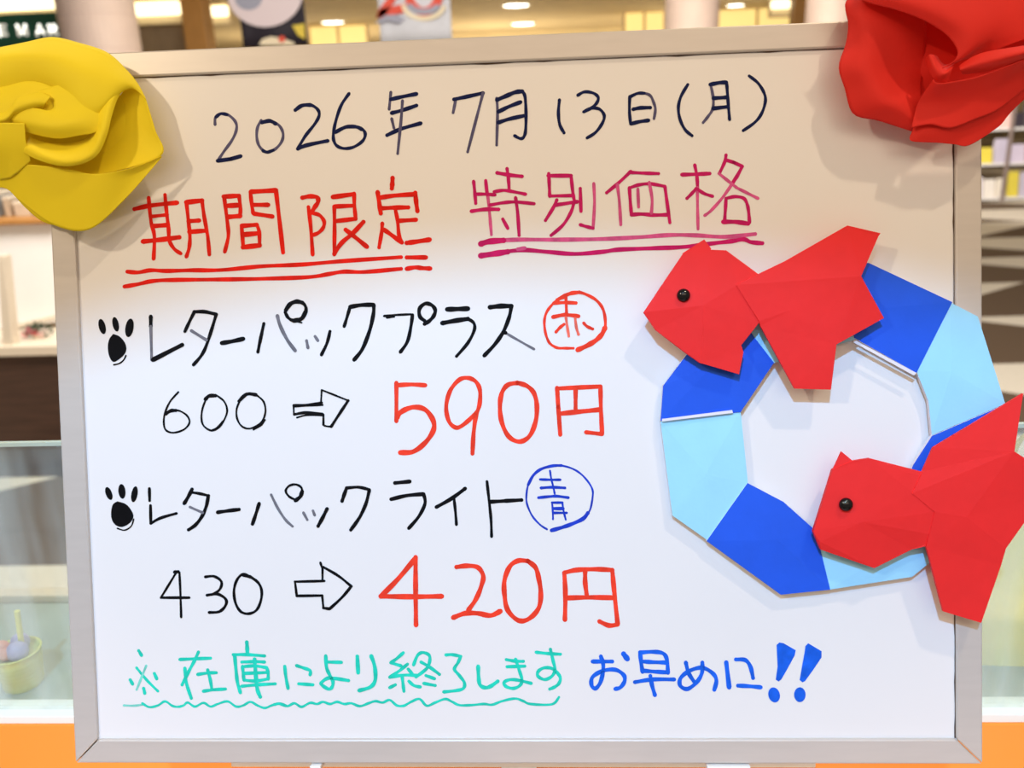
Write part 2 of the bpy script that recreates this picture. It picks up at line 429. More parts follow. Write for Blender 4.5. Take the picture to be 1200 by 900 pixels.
za, zb2 = at(0, 257, D2).z, at(0, 263, D2).z
box('shelf_edge', (xl, D2 - 0.03, zb2), (xr, D2 + 0.5, za), M_tan, k, bevel=0.003)
for i, (x0, x1, yt, c_) in enumerate([(-30, 3, 226, '#8d8f90'), (5, 17, 230, '#b9a58e'), (18, 40, 236, '#c9b7a2'), (41, 60, 240, '#a59c98')]):
    a, b = at(x0, yt, D2 + 0.1), at(x1, 257, D2 + 0.1)
    t = thing('goods_box', ((a.x + b.x) / 2, D2 + 0.15, za), ['grey carton on the tan kiosk shelf, leftmost', 'narrow tan carton beside the grey carton on the kiosk shelf',
              'pale tan carton on the kiosk shelf under the yellow rose', 'mauve grey carton at the right end of the kiosk shelf'][i], 'box', 'cartons on the kiosk shelf')
    mt = mat('carton', c_, 0.6, noise=0.1, scale=20)
    box('carton_body', (a.x, D2 + 0.08, za), (b.x, D2 + 0.22, a.z - 0.012), mt, t, bevel=0.002)
    box('carton_lid', (a.x - 0.001, D2 + 0.079, a.z - 0.012), (b.x + 0.001, D2 + 0.221, a.z), M_cream, t, bevel=0.001)
# little flower pot on the kiosk ledge
D3 = D + 0.10
c = at(48, 403, D3); c.z = zc
t = thing('potted_flowers', c, 'small pot of red and pink flowers on the kiosk ledge left of the board', 'plant')
v, f = lathe([(0.001, 0), (0.020, 0), (0.026, 0.02), (0.024, 0.02), (0.001, 0.016)], c, 20); mk('pot', v, f, M_cream, t)
M_leaf = mat('dark_leaf', '#243b1f', 0.6, noise=0.3, scale=80)
V, Fc = [], []
for i in range(90):
    p = c + Vector((random.uniform(-.045, .045), random.uniform(-.025, .025), random.uniform(.014, .05)))
    q = Vector((random.uniform(-1, 1), random.uniform(-1, 1), random.uniform(-.3, 1))).normalized(); s_ = q.cross(Vector((0.3, 1, 0.2))).normalized() * 0.005
    n0 = len(V); V += [p, p + q * 0.008 + s_, p + q * 0.024, p + q * 0.008 - s_]; Fc.append((n0, n0 + 1, n0 + 2, n0 + 3))
mk('foliage', V, Fc, M_leaf, t, solid=0.0006)
for i, cc in enumerate(('#e0455a', '#f08a9a', '#e0455a', '#f4c0c0', '#f0e0d8')):
    p = c + Vector((-.044 + .022 * i, -.024, 0.020 + 0.008 * ((i * 2) % 3)))
    V, Fc = [], []
    for kx in range(6):
        a0 = kx * math.pi / 3
        for da, rr in ((0, .002), (-.4, .007), (0, .0095), (.4, .007)):
            V.append(p + Vector((1.5 * rr * math.cos(a0 + da), -0.003 + 0.2 * rr, 1.5 * rr * math.sin(a0 + da))))
        Fc.append(tuple(range(kx * 4, kx * 4 + 4)))
    mk('blossom', V, Fc, mat('blossom', cc, 0.6), t, solid=0.0008)

# ---------------------------------------------------------------- right-hand shelving far behind
D = 10.2
M_post = mat('grey_brown_post', '#8b7c78', 0.5)
zs = [0.02, 0.42, 0.82, 1.22]
xl, xr = at(1120, 200, D).x, at(1330, 200, D).x
sh = thing('shelf_unit', ((xl + xr) / 2, D + 0.2, 0), 'goods shelving far behind the red rose, right of the board', 'shelf')
for z in zs: box('shelf_board', (xl, D, z), (xr, D + 0.4, z + 0.03), M_white, sh, bevel=0.003)
for px in (1120, 1178, 1330):
    x = at(px, 200, D).x; box('post', (x - 0.02, D - 0.03, 0), (x + 0.02, D, 1.75), M_post, sh, bevel=0.003)
cols = ['#efe9f4', '#3c3440', '#d9cfe6', '#e6d64f', '#f4efe8', '#5b5158', '#e9c9c4', '#c8c2d8', '#f3ecdf']
nm = {'#efe9f4': 'white', '#3c3440': 'black', '#d9cfe6': 'lilac', '#e6d64f': 'yellow', '#f4efe8': 'off-white', '#5b5158': 'dark grey', '#e9c9c4': 'pink', '#c8c2d8': 'mauve', '#f3ecdf': 'cream'}
mcache = {c_: mat('packet', c_, 0.6, noise=0.05, scale=8) for c_ in cols}
q = 0
for r_, z in enumerate(zs):
    x = at(1146, 200, D).x; n_ = 0
    while x < at(1206, 200, D).x:
        wd = 0.10 + 0.08 * random.random(); hh = 0.16 + 0.16 * random.random(); c_ = cols[(q * 4 + r_) % len(cols)]
        t = thing('goods_packet', (x + wd / 2, D + 0.1, z + 0.03), '%s packet, number %s from the left on the %s shelf behind the red rose' % (nm[c_], ['first', 'second', 'third', 'fourth', 'fifth', 'sixth', 'seventh', 'eighth'][n_].replace('number ', ''), ['lowest', 'second lowest', 'third', 'top'][r_]), 'packet', 'packets on the far shelving')
        t['label'] = t['label'].replace('number ', '')
        v, f = prism([Vector((x, D + 0.02, z + 0.03)), Vector((x + wd, D + 0.02, z + 0.03)), Vector((x + wd * 0.97, D + 0.06, z + 0.03 + hh)), Vector((x + wd * 0.03, D + 0.06, z + 0.03 + hh))],
                     [Vector((x, D + 0.16, z + 0.03)), Vector((x + wd, D + 0.16, z + 0.03)), Vector((x + wd * 0.97, D + 0.09, z + 0.03 + hh)), Vector((x + wd * 0.03, D + 0.09, z + 0.03 + hh))])
        mk('pouch', v, f, mcache[c_], t, bevel=0.008)
        q += 1; n_ += 1; x += wd + 0.015
# low white display table in front of it
# ================================================================== ORANGE COUNTER AND GLASS
M_orange = mat('orange_laminate', '#ff9f3e', 0.35, noise=0.03, scale=6)
M_ctop = mat('grey_green_counter_top', '#a9b2a8', 0.3, noise=0.08, scale=10)
M_rail = mat('white_rail', '#eef0ea', 0.35)
YG = 0.130
zr1 = at(600, 828, YG).z; zr0 = at(600, 837, YG).z
ct = thing('service_counter', (0, YG, 0), 'orange service counter behind the lower edge of the whiteboard', 'counter')
box('front_panel', (-1.4, YG - 0.012, 0.08), (1.4, YG + 0.02, zr0), M_orange, ct, bevel=0.002)
box('plinth', (-1.4, YG + 0.01, 0), (1.4, YG + 0.04, 0.08), M_dark, ct, bevel=0.002)
yb = onz(30, 706, zr0 - 0.004).y
box('counter_top', (-1.4, YG + 0.0205, zr0 - 0.035), (1.4, yb, zr0 - 0.004), M_ctop, ct, bevel=0.002)
box('back_edge', (-1.4, yb, zr0 - 0.06), (1.4, yb + 0.018, zr0 + 0.004), M_cream, ct, bevel=0.003, label='cream back edge of the counter top')
# clear screen
M_glass = bpy.data.materials.new('clear_screen'); M_glass.use_nodes = True
nt = M_glass.node_tree
for n_ in list(nt.nodes):
    if n_.type != 'OUTPUT_MATERIAL': nt.nodes.remove(n_)
tb = nt.nodes.new('ShaderNodeBsdfTransparent'); tb.inputs[0].default_value = (0.93, 0.97, 0.945, 1)
gl = nt.nodes.new('ShaderNodeBsdfGlossy'); gl.inputs['Roughness'].default_value = 0.04
df = nt.nodes.new('ShaderNodeBsdfDiffuse'); df.inputs[0].default_value = (0.78, 0.92, 0.95, 1)
m1 = nt.nodes.new('ShaderNodeMixShader'); m2 = nt.nodes.new('ShaderNodeMixShader')
# dusty haze, with reflected glare painted in as slanted streaks
tc = nt.nodes.new('ShaderNodeTexCoord'); mp = nt.nodes.new('ShaderNodeMapping')
mp.inputs['Rotation'].default_value = (0, math.radians(-52), 0); mp.inputs['Scale'].default_value = (34, 1, 5)
nz = nt.nodes.new('ShaderNodeTexNoise'); nz.inputs['Scale'].default_value = 1.0
mr = nt.nodes.new('ShaderNodeMapRange'); mr.inputs[1].default_value = 0.35; mr.inputs[2].default_value = 0.75; mr.inputs[3].default_value = 0.05; mr.inputs[4].default_value = 0.32
nt.links.new(tc.outputs['Object'], mp.inputs[0]); nt.links.new(mp.outputs[0], nz.inputs['Vector']); nt.links.new(nz.outputs['Fac'], mr.inputs[0])
nt.links.new(mr.outputs[0], m1.inputs[0]); nt.links.new(tb.outputs[0], m1.inputs[1]); nt.links.new(df.outputs[0], m1.inputs[2])
m2.inputs[0].default_value = 0.035; nt.links.new(m1.outputs[0], m2.inputs[1]); nt.links.new(gl.outputs[0], m2.inputs[2])
nt.links.new(m2.outputs[0], nt.nodes['Material Output'].inputs[0])
M_gedge = mat('screen_edge', '#c9dccf', 0.2)
zg = at(600, 507, YG).z
gs = thing('glass_screen', (0, YG, zr0), 'clear glass screen in a white rail behind the whiteboard', 'screen')
box('pane', (-1.35, YG - 0.002, zr1 - 0.002), (1.35, YG + 0.002, zg - 0.003), M_glass, gs, bevel=0)
box('polished_edge', (-1.35, YG - 0.002, zg - 0.003), (1.35, YG + 0.002, zg), M_gedge, gs, bevel=0)
box('bottom_rail', (-1.38, YG - 0.011, zr0), (1.38, YG + 0.011, zr1), M_rail, gs, bevel=0.001)

# drink cup behind the glass, left
zt = zr0 - 0.004
c = onz(28, 800, zt); YC = c.y
r = (at(54, 790, YC) - at(3, 790, YC)).length / 2; hc = at(28, 763, YC).z - zt
cup = thing('drink_cup', c, 'small pale yellow drink cup with straw behind the glass at lower left', 'cup')
M_cupy = mat('pale_yellow_cup', '#dfe08a', 0.4, noise=0.1, scale=40); M_lilac = mat('lilac_topping', '#b9b4dc', 0.5, noise=0.2, scale=120); M_pink = mat('pink_topping', '#e2a79c', 0.5)
M_straw = mat('yellow_straw', '#e6df78', 0.4)
prof = [(0.001, 0), (r * 0.80, 0), (r * 0.82, hc * 0.03)]
for i in range(6):
    z = hc * (0.08 + i * 0.13); prof += [(r * (0.83 + 0.025 * i), z), (r * (0.855 + 0.025 * i), z + hc * 0.04), (r * (0.845 + 0.025 * i), z + hc * 0.09)]
prof += [(r, hc), (r * 1.04, hc * 1.01), (r * 1.04, hc * 1.04), (r * 0.95, hc * 1.04), (r * 0.94, hc * 0.95), (0.001, hc * 0.95)]
v, f = lathe(prof, c, 32); mk('cup_body', v, f, M_cupy, cup, smooth=True)
for i, (dx, dy, mm, rr) in enumerate([(-.5, -.2, M_pink, .42), (.3, -.3, M_lilac, .46), (0, .4, M_lilac, .4), (-.1, -.5, M_pink, .3)]):
    v, f = lathe([(0.0005, -rr * r)] + [(rr * r * math.sin(math.pi * j / 10), -rr * r * math.cos(math.pi * j / 10)) for j in range(1, 10)] + [(0.0005, rr * r)], c + Vector((dx * r, dy * r, hc * 1.12)), 16)
    mk('ice_ball', v, f, mm, cup, smooth=True)
p0, p1 = c + Vector((0.006, 0, hc * 0.9)), at(20, 716, YC)
d_ = (p1 - p0); sx = d_.normalized().cross(Vector((0, 1, 0))).normalized(); sy = d_.normalized().cross(sx)
V = [p + (sx * math.cos(t_) + sy * math.sin(t_)) * 0.0024 for p in (p0, p1) for t_ in [2 * math.pi * i / 12 for i in range(12)]]
Fc = [(i, (i + 1) % 12, 12 + (i + 1) % 12, 12 + i) for i in range(12)] + [tuple(range(12)), tuple(range(12, 24))]
mk('straw', V, Fc, M_straw, cup)

# pale yellow bag behind the glass, right
M_bag = mat('pale_yellow_paper', '#fff0a2', 0.6, noise=0.06, scale=14)
YP = onz(1180, 778, zt).y
a, b = at(1118, 790, YP), at(1290, 790, YP); ht = at(1180, 575, YP).z
bag = thing('paper_bag', ((a.x + b.x) / 2, YP + 0.03, zt), 'pale yellow paper bag behind the glass at right of the whiteboard', 'bag')
nx = 10; V = []; 
lv = [(zt, 0.0, 1.0), (zt + (ht - zt) * 0.5, 0.012, 1.0), (ht - 0.02, 0.018, 0.97), (ht, 0.022, 0.96)]
ringn = 16
for (z, ins, sc_) in lv:
    cx_ = (a.x + b.x) / 2; hw = (b.x - a.x) / 2 * sc_; y0, y1 = YP + ins, YP + 0.066 - ins
    V += [(cx_ - hw, y0, z), (cx_, y0 - 0.004, z), (cx_ + hw, y0, z), (cx_ + hw * 0.97, (y0 + y1) / 2, z), (cx_ + hw, y1, z), (cx_, y1 + 0.004, z), (cx_ - hw, y1, z), (cx_ - hw * 0.97, (y0 + y1) / 2, z)]
Fc = [(L * 8 + i, L * 8 + (i + 1) % 8, (L + 1) * 8 + (i + 1) % 8, (L + 1) * 8 + i) for L in range(3) for i in range(8)] + [tuple(range(8))]
mk('bag_body', V, Fc, M_bag, bag, solid=0.0006)
hx = (a.x + b.x) / 2
pts3 = crom([(hx - .03, YP + .02, ht - .015), (hx - .03, YP + .018, ht + .035), (hx, YP + .018, ht + .05), (hx + .03, YP + .018, ht + .035), (hx + .03, YP + .02, ht - .015)], 24)
V, Fc = [], []
for i, p in enumerate(pts3):
    for dx, dz in ((-.003, 0), (0, .001), (.003, 0), (0, -.001)): V.append((p[0] + dx, p[1] + dz, p[2] + dz * 2))
    if i: Fc += [((i - 1) * 4 + j, (i - 1) * 4 + (j + 1) % 4, i * 4 + (j + 1) % 4, i * 4 + j) for j in range(4)]
mk('handle', V, Fc, M_bag, bag)

# ================================================================== WHITEBOARD
M_board = mat('whiteboard_enamel', '#eeebe9', 0.28, noise=0.012, scale=9, spec=0.5)
M_frame = mat('satin_frame', '#d0c9c2', 0.40, metal=0.25, noise=0.03, scale=30, stretch=(1, 8, 8))
M_shadow_line = mat('painted_shadow_line', '#5a4536', 0.8, noise=0.6, scale=60)
M_back = mat('board_backing', '#c9c2b8', 0.7)
wb = thing('whiteboard', BASE, 'white marker board with pale satin frame, covered in coloured handwritten Japanese prices', 'whiteboard')
def bl(x, y, h): return BASE + XA * x + U * y + N * h      # board coordinates: right, up, out
FW = 0.0163; SINK = 0.0025
g = 0.0004
def rail(name, q):
    v, f = prism([bl(x, y, 0) for x, y in q], [bl(x, y, -FT) for x, y in q]); return mk(name, v, f, M_frame, wb, bevel=0.0011)
hw = BW / 2
rail('frame_rail', [(-hw + g, 0), (hw - g, 0), (hw - FW - g, FW), (-hw + FW + g, FW)])
rail('frame_rail', [(-hw + g, BH), (-hw + FW + g, BH - FW), (hw - FW - g, BH - FW), (hw - g, BH)])
rail('frame_rail', [(-hw, g), (-hw + FW, FW + g), (-hw + FW, BH - FW - g), (-hw, BH - g)])
rail('frame_rail', [(hw, g), (hw, BH - g), (hw - FW, BH - FW - g), (hw - FW, FW + g)])
iw, i0, i1 = hw - FW + 0.002, FW - 0.002, BH - FW + 0.002
q = [(-iw, i0), (iw, i0), (iw, i1), (-iw, i1)]
v, f = prism([bl(x, y, -SINK) for x, y in q], [bl(x, y, -FT + 0.002) for x, y in q])
panel = mk('writing_panel', v, f, M_board, wb)
# shadow line painted as a dark strip, top and right inside the frame
def shadow_line(x0, y0, x1, y1, wd):
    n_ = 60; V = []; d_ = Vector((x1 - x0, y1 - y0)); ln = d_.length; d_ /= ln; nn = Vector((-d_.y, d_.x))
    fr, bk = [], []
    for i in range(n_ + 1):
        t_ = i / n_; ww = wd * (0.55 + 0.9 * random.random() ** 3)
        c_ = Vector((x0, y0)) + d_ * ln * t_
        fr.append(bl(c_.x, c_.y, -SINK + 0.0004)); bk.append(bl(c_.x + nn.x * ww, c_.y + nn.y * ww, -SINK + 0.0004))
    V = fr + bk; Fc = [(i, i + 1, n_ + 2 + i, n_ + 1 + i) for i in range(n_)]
    mk('shadow_line', V, Fc, M_shadow_line, wb, solid=0.0004, label='dark strip painted as the shadow line inside the frame')
shadow_line(hw - FW, BH - FW + 0.0002, -hw + FW, BH - FW + 0.0002, 0.0007)
shadow_line(hw - FW + 0.0001, FW, hw - FW + 0.0001, BH - FW, 0.0006)

# easel stand that carries the board
M_stand = mat('white_stand_metal', '#f3f1ec', 0.4)
st = thing('easel_stand', (0, 0.02, 0), 'white easel stand with two small brackets under the lower edge of the whiteboard', 'stand')
def sbox(name, x0, x1, y0, y1, h0, h1):
    q_ = [(x0, y0), (x1, y0), (x1, y1), (x0, y1)]
    v, f = prism([bl(x, y, h1) for x, y in q_], [bl(x, y, h0) for x, y in q_]); mk(name, v, f, M_stand, st, bevel=0.0008)
hb = -FT - 0.0008
sbox('post', -0.012, 0.012, -0.03, 0.23, hb - 0.016, hb - 0.004)
sbox('crossbar', -0.20, 0.20, -0.012, 0.012, hb - 0.004, hb)
ppx = lambda px: (bp(px, 897, 0) - BASE).x
for xa_, xb_ in ((ppx(364), ppx(377)), (ppx(828), ppx(879))):
    sbox('bracket', xa_, xb_, -0.0042, -0.0006, hb, 0.0026)
p_ = bl(0, -0.03, hb - 0.010)
box('leg', (-0.012, p_.y - 0.007, 0.012), (0.012, p_.y + 0.007, p_.z + 0.004), M_stand, st, bevel=0.001)
box('base_plate', (-0.20, p_.y - 0.17, 0), (0.20, p_.y + 0.05, 0.012), M_stand, st, bevel=0.003)

# ---------------------------------------------------------------- marker writing
def ink(name, c, c2=None):
    return mat(name, c, 0.6, noise=0.22, scale=140, spec=0.08), mat(name + '_dry', c2 or c, 0.6, noise=0.25, scale=180, spec=0.1)
INK = {'navy': ink('navy_ink', '#16204f', '#5d5a7c'), 'red': ink('red_ink', '#ea2418', '#f0564a'), 'coral': ink('coral_red_ink', '#f8422c', '#f8705c'),
       'mag': ink('magenta_ink', '#cc1f6c', '#dd5c98'), 'black': ink('black_ink', '#0d0d10', '#77757c'), 'blue': ink('royal_blue_ink', '#2340c0', '#6f84d8'),
       'green': ink('green_ink', '#28d6ba', '#7fdcca'), 'azure': ink('azure_ink', '#1f66e6', '#5a94ee')}
HK = [0]
def write(name, label, colr, strokes, fills=()):
    """strokes: (x0, y0, scale, width_px, 'stroke; stroke')  ~ smooth, ! dry ink, @w own width"""
    V, Fc, FM = [], [], []
    def pt(p, h): return bp(p[0], p[1], h)
    def poly(pts, h, mi):
        k0 = len(V); V.extend(pt(p, h) for p in pts); Fc.append(tuple(range(k0, k0 + len(pts)))); FM.append(mi)
    for (x0, y0, s, wd0, txt) in strokes:
        for st in txt.split(';'):
            st = st.strip()
            if not st: continue
            wd, mi, sm = wd0, 0, False
            if '@' in st: st, w_ = st.split('@'); wd = float(w_.replace('!', '')); mi = 1 if '!' in w_ else 0
            if '!' in st: mi = 1; st = st.replace('!', '')
            if st[0] == '~': sm = True; st = st[1:]
            P_ = [tuple(float(z) for z in c_.split(',')) for c_ in st.split()]
            P_ = [(x0 + x / s, y0 + y / s) for x, y in P_]; wd *= 1.14
            HK[0] = (HK[0] + 1) % 40
            h = -SINK + 0.00012 + HK[0] * 0.000004
            if mi: wd *= 0.9
            if sm or len(P_) == 2: P_ = crom(P_, max(8, 7 * (len(P_) - 1) + 1)); runs = [P_]
            else: runs = [[P_[i], P_[i + 1]] for i in range(len(P_) - 1)]
            ph = random.random() * 6
            for run in runs:
                n_ = len(run); Lf, Rt = [], []
                for i, p in enumerate(run):
                    a_ = run[max(i - 1, 0)]; b_ = run[min(i + 1, n_ - 1)]
                    dx, dy = b_[0] - a_[0], b_[1] - a_[1]; l_ = math.hypot(dx, dy) or 1
                    ww = wd / 2 * (1 + 0.10 * math.sin(ph + i * 0.7))
                    Lf.append((p[0] - dy / l_ * ww, p[1] + dx / l_ * ww)); Rt.append((p[0] + dy / l_ * ww, p[1] - dx / l_ * ww))
                k0 = len(V); V.extend(pt(p, h) for p in Lf + Rt)
                for i in range(n_ - 1): Fc.append((k0 + i, k0 + i + 1, k0 + n_ + i + 1, k0 + n_ + i)); FM.append(mi)
                for e in (run[0], run[-1]): poly(ell(e[0], e[1], wd * 0.49, wd * 0.49, 12), h + 0.000001, mi)
    for pts, mi in fills:
        HK[0] = (HK[0] + 1) % 40
        poly(pts, -SINK + 0.00012 + HK[0] * 0.000004, mi)
    me = mk(name, V, Fc, list(INK[colr]), panel, fm=FM, label=label)
    return me
S1, S2, S3 = (240, 80, 5, 3.3), (440, 80, 5, 3.3), (670, 70, 5, 3.2)
write('handwritten_date', 'navy handwritten date line', 'navy', [
 (*S1, "~60,330 62,290 92,266 140,275 180,315 185,360 160,420 110,490 78,540!; ~66,285 95,266 130,272; 75,542 150,532 210,515@4; ~330,305 308,350 305,410 322,460 360,490 410,475 450,430 458,380 435,335 390,312 335,312!; ~335,318 380,308 415,325@4; ~340,483 365,492 400,480;"
       "~530,245 570,218 620,215 660,240 670,275 645,325 590,395 545,470; ~530,245 570,218 620,215@4; ~545,472 600,450 720,425@4; ~845,148 800,215 770,300 755,370 755,420 775,455 820,470 875,460 925,425 940,385 920,355 870,340 820,345 765,375; ~765,375 820,347 880,342 920,358@3.8"),
 (*S2, "90,140 80,240!; ~90,182 150,168 240,150@4; ~95,262 160,245 240,218@4; 95,295 108,350!; ~68,392 150,355 265,322@4; ~158,190 150,300 130,500!; 470,185 455,260!; ~460,182 540,165 630,145@4; ~630,145 600,260 540,490!; ~710,175 715,260 710,450!;"
       "~712,185 770,160 820,140 860,135@4.4; ~860,135 876,165 882,260 880,360 870,400 850,412 815,395; ~720,255 780,225 850,198@4; ~720,318 780,298 870,278@4; ~1078,185 1072,260 1080,330 1105,378"),
 (*S3, "~35,208 75,188 125,195 155,220 145,255 110,285 70,305; ~72,305 110,285 160,288 190,325 180,370 140,425 90,458; ~340,215 338,300 345,375; ~340,218 380,198 420,195 460,210 480,250 490,290 482,345!; ~340,218 385,197 425,196; ~360,290 400,282 460,280@3.8; ~348,375 400,362 450,355@3.8;"
       "~680,145 640,215 625,280 635,350 665,410 705,445; ~815,150 830,230 825,290 800,330 770,368!; ~812,145 860,135 905,132@4; ~908,135 912,190 918,270 925,350; 830,225 905,220@4; 828,285 915,275@4; ~1040,95 1090,135 1125,190 1135,240 1115,310 1075,365 1005,415")])
R1, R2 = (140, 210, 6, 3.9), (320, 200, 6, 3.9)
write('handwritten_heading', 'red heading under the date', 'red', [
 (*R1, "~105,210 220,185 405,165@4.6; ~205,130 222,300 245,400 240,560; ~320,110 330,220 345,350 350,430 385,490 430,522; 225,262 335,250; 232,330 340,322@5; ~165,438 290,425 420,408@5; ~470,160 485,300 495,400 490,480 470,545; 470,162 580,150@5; ~580,150 595,260 620,400 632,530; 485,295 560,290@4.6; 490,370 600,362@4.6;"
       "~735,120 758,300 765,400 740,510; 732,122 840,116@4.6; ~840,116 850,200 848,262; 765,265 848,258@5; 748,187 845,182@5; ~920,90 930,180 940,240; 925,88 1100,78@5; ~1100,80 1120,250 1150,515@4.4; 935,180 1045,180@4.6; 945,242 1075,262@4.6; 858,325 870,480; 862,328 965,320@4.6; ~965,320 982,370 985,465; 868,478 985,465@5; 868,390 975,380@5"),
 (*R2, "~205,190 260,180 310,188 315,222 290,260 270,295@4.6; ~248,255 265,400 278,590; ~275,298 325,312 358,355 352,400 320,435 275,455; 420,185 565,165@4.8; ~570,160 572,250 580,330; 430,252 568,245@4.4; 435,355 580,338@4.4; ~430,250 432,400 430,590; ~635,360 560,440 480,510 430,585@4.6; ~510,415 580,470 660,535@4.6;"
       "~840,50 838,90 835,125@4.6; ~735,150 748,240 757,300@4.6; ~750,190 850,175 1000,165@4.6; ~1000,155 1006,220 1015,285@4.6; ~755,265 850,260 950,258@4.6; ~858,265 875,350 885,450 905,500; 890,352 1005,345@4.6; ~768,370 762,440 745,540; ~780,415 830,450 905,505@4.6; ~940,508 1000,500 1100,485@5")])
write('underline', 'red double underline', 'red', [(140, 210, 6, 3.9,
   "~55,650 130,655 220,640 330,645 500,640 720,638 1000,612 1280,600 1580,575 1980,548@4.2; 2020,550 2155,550@4.6; ~35,755 130,738 240,715 400,708 700,705 1000,700 1330,688 1480,665 1580,650 1720,652 1980,630@4.2; ~2020,630 2080,620 2130,625 2185,628@4.6")])
G1, G2 = (540, 180, 6, 3.5), (700, 170, 6, 3.5)
write('handwritten_heading', 'magenta heading right of the red one', 'mag', [
 (*G1, "~90,195 98,270 105,350; ~175,190 190,300 205,450 215,570!; 175,190 185,290; ~105,285 170,285 240,290; ~75,405 170,392 265,392@4; ~205,362 300,345 385,340 515,352; ~325,105 335,180 340,260; ~255,135 340,150 430,160@4; ~235,268 300,258 360,266 455,285; ~385,310 400,420 410,575; 295,460 330,525;"
       "~618,140 622,220 625,300; 615,155 775,155@4; ~775,155 785,250 792,300 800,335; 625,298 780,295; ~675,325 650,380 595,470; 660,362 820,338@4; ~795,345 775,410 720,500 635,575; 840,245 845,405; ~935,210 940,350 930,525!; ~840,500 880,512 930,525"),
 (*G2, "~65,335 150,265 235,185; ~235,192 330,197 430,200; ~140,275 155,400 165,560!; ~225,300 232,400 240,490; ~225,302 290,280 370,272 475,290; ~475,290 490,400 510,545; ~285,310 290,435!; ~365,262 385,380 380,480!; ~240,490 310,485 400,492 490,490@4;"
       "~685,140 700,220 705,300; ~703,300 705,440 708,590!; ~595,208 690,205 790,200@4; ~695,305 665,340 630,375; ~705,310 750,340 810,360; ~905,70 895,120 860,195; 905,105 960,122 1020,150; ~1020,150 985,220 950,270 880,370 800,460 755,495!; 1020,150 950,270; ~855,200 930,260 980,300!; ~980,300 1060,340 1130,375!; ~905,375 900,460 895,535; ~905,375 970,362 1030,375 1055,420 1065,480 1070,545; ~885,540 970,540 1060,552@4.6")])
write('underline', 'magenta double underline', 'mag', [(540, 180, 6, 4.2,
   "~140,635 200,617 400,605 700,605 1000,600 1260,587 1480,572 1660,575 1860,585 2070,565!@4.6; ~140,635 200,618 300,610@6; ~140,720 250,700 430,678 600,690 800,705 1000,690 1110,675 1360,665 1580,655 1780,630 1910,615 1990,603 2040,622 2120,630@4.4; ~140,718 250,702 330,690@6; ~400,672 450,664!")])
K1, K2, K3 = (100, 340, 6, 3.4), (270, 335, 6, 3.4), (440, 335, 6, 3.4)
def e6(o, cx, cy, rx, ry, deg=0): return [(o[0] + x / o[2], o[1] + y / o[2]) for x, y in ell(cx, cy, rx, ry, 24, math.radians(deg))]
def sm6(o, pts):
    c_ = crom(pts + [pts[0]], 48)[:-1]; return [(o[0] + x / o[2], o[1] + y / o[2]) for x, y in c_]
write('paw_print', 'black paw print drawn at the start of the upper item line', 'black', [(*K1[:3], 1.6, "~200,525 240,515 270,490 285,460")],
 [(e6(K1, 118, 256, 24, 55, -14), 0), (e6(K1, 213, 240, 22, 52, -12), 0), (e6(K1, 310, 265, 29, 66, 9), 0),
  (sm6(K1, [(195, 308), (240, 325), (278, 370), (288, 420), (262, 465), (200, 505), (168, 465), (158, 400), (168, 345)]), 0)])
write('handwritten_item_name', 'black item name on the upper line', 'black', [
 (*K1, "460,185 460,255@4; 460,255 466,490!; 475,490 680,385@4.6; ~700,290 730,225 765,155; ~765,152 840,152 920,170@3.8; ~920,170 890,270 850,390 815,460 760,525; 745,285 850,350!@3.6; ~960,372 1030,360 1110,342@4.4"),
 (*K2, "~235,265 212,370 193,465; ~330,210 350,280 400,380 455,455!@4; ~385,185 405,140 450,112 500,115 530,150 525,200 490,235 440,243 405,222 385,185; ~390,170 420,128 465,110 505,118@4.4; ~530,180 500,230 445,245@4.4; 440,243 500,258@2; 535,385 545,435!; 595,355 615,385!; ~700,320 680,400 640,485; ~842,145 820,220 800,285; ~842,148 920,135 1005,133@4.4; ~1008,135 1005,200 980,310 930,440 870,520@4"),
 (*K3, "~60,212 140,205 250,200@2.4; 80,222 130,216@2.6; ~260,205 250,280 225,390 175,465@3.6; ~345,245 312,215 310,160 350,125 395,135 420,170 410,210 380,245 345,268@4; ~505,165 570,163 650,160@5; ~470,262 560,245 650,232@4.8; ~650,232 690,260 695,310 650,400 570,495; ~805,150 880,142 955,142@5; ~955,145 940,220 900,320 840,410 765,490@4; ~905,325 1000,380 1115,445!@2.8; 900,325 915,330@4")])
write('circled_character', 'red circled character after the upper item name', 'coral', [(620, 330, 10, 3.2,
 "~430,180 350,210 280,260 210,350 180,450 185,560 210,660 250,730 330,775 420,780 520,780@2.8; ~330,215 430,160 500,135 590,125@4; ~430,172 480,140 580,125 680,155 790,220 860,310 890,420 890,540 850,620; ~890,540 850,620 780,690 680,750 570,800@5; 432,185 440,380; ~290,252 420,245 550,250@3.6; ~280,415 400,390 470,392 580,405@4; ~432,420 448,530 465,640!; ~540,430 555,540 580,620!; ~410,500 360,540 315,590; ~640,485 680,525 745,555")])
A1 = (180, 445, 5, 2.0)
write('price', 'black old price on the upper line', 'black', [(*A1,
 "~145,72 95,130 65,200 60,260 75,298 120,310 180,290 210,250 195,210 150,182 100,180 65,200; ~70,200 100,182 130,180@3.6; ~370,92 325,92 292,150 280,220 295,272 345,298 395,265 430,190 415,130 370,92; ~303,115 325,95 362,93@3.8; ~340,298 375,280 405,245@2.4; ~610,95 560,78 515,110 487,170 490,230 520,275 570,285 630,250 655,190 645,130 610,95; ~500,125 545,85 600,88@3.6; ~585,292 630,265 652,235")])
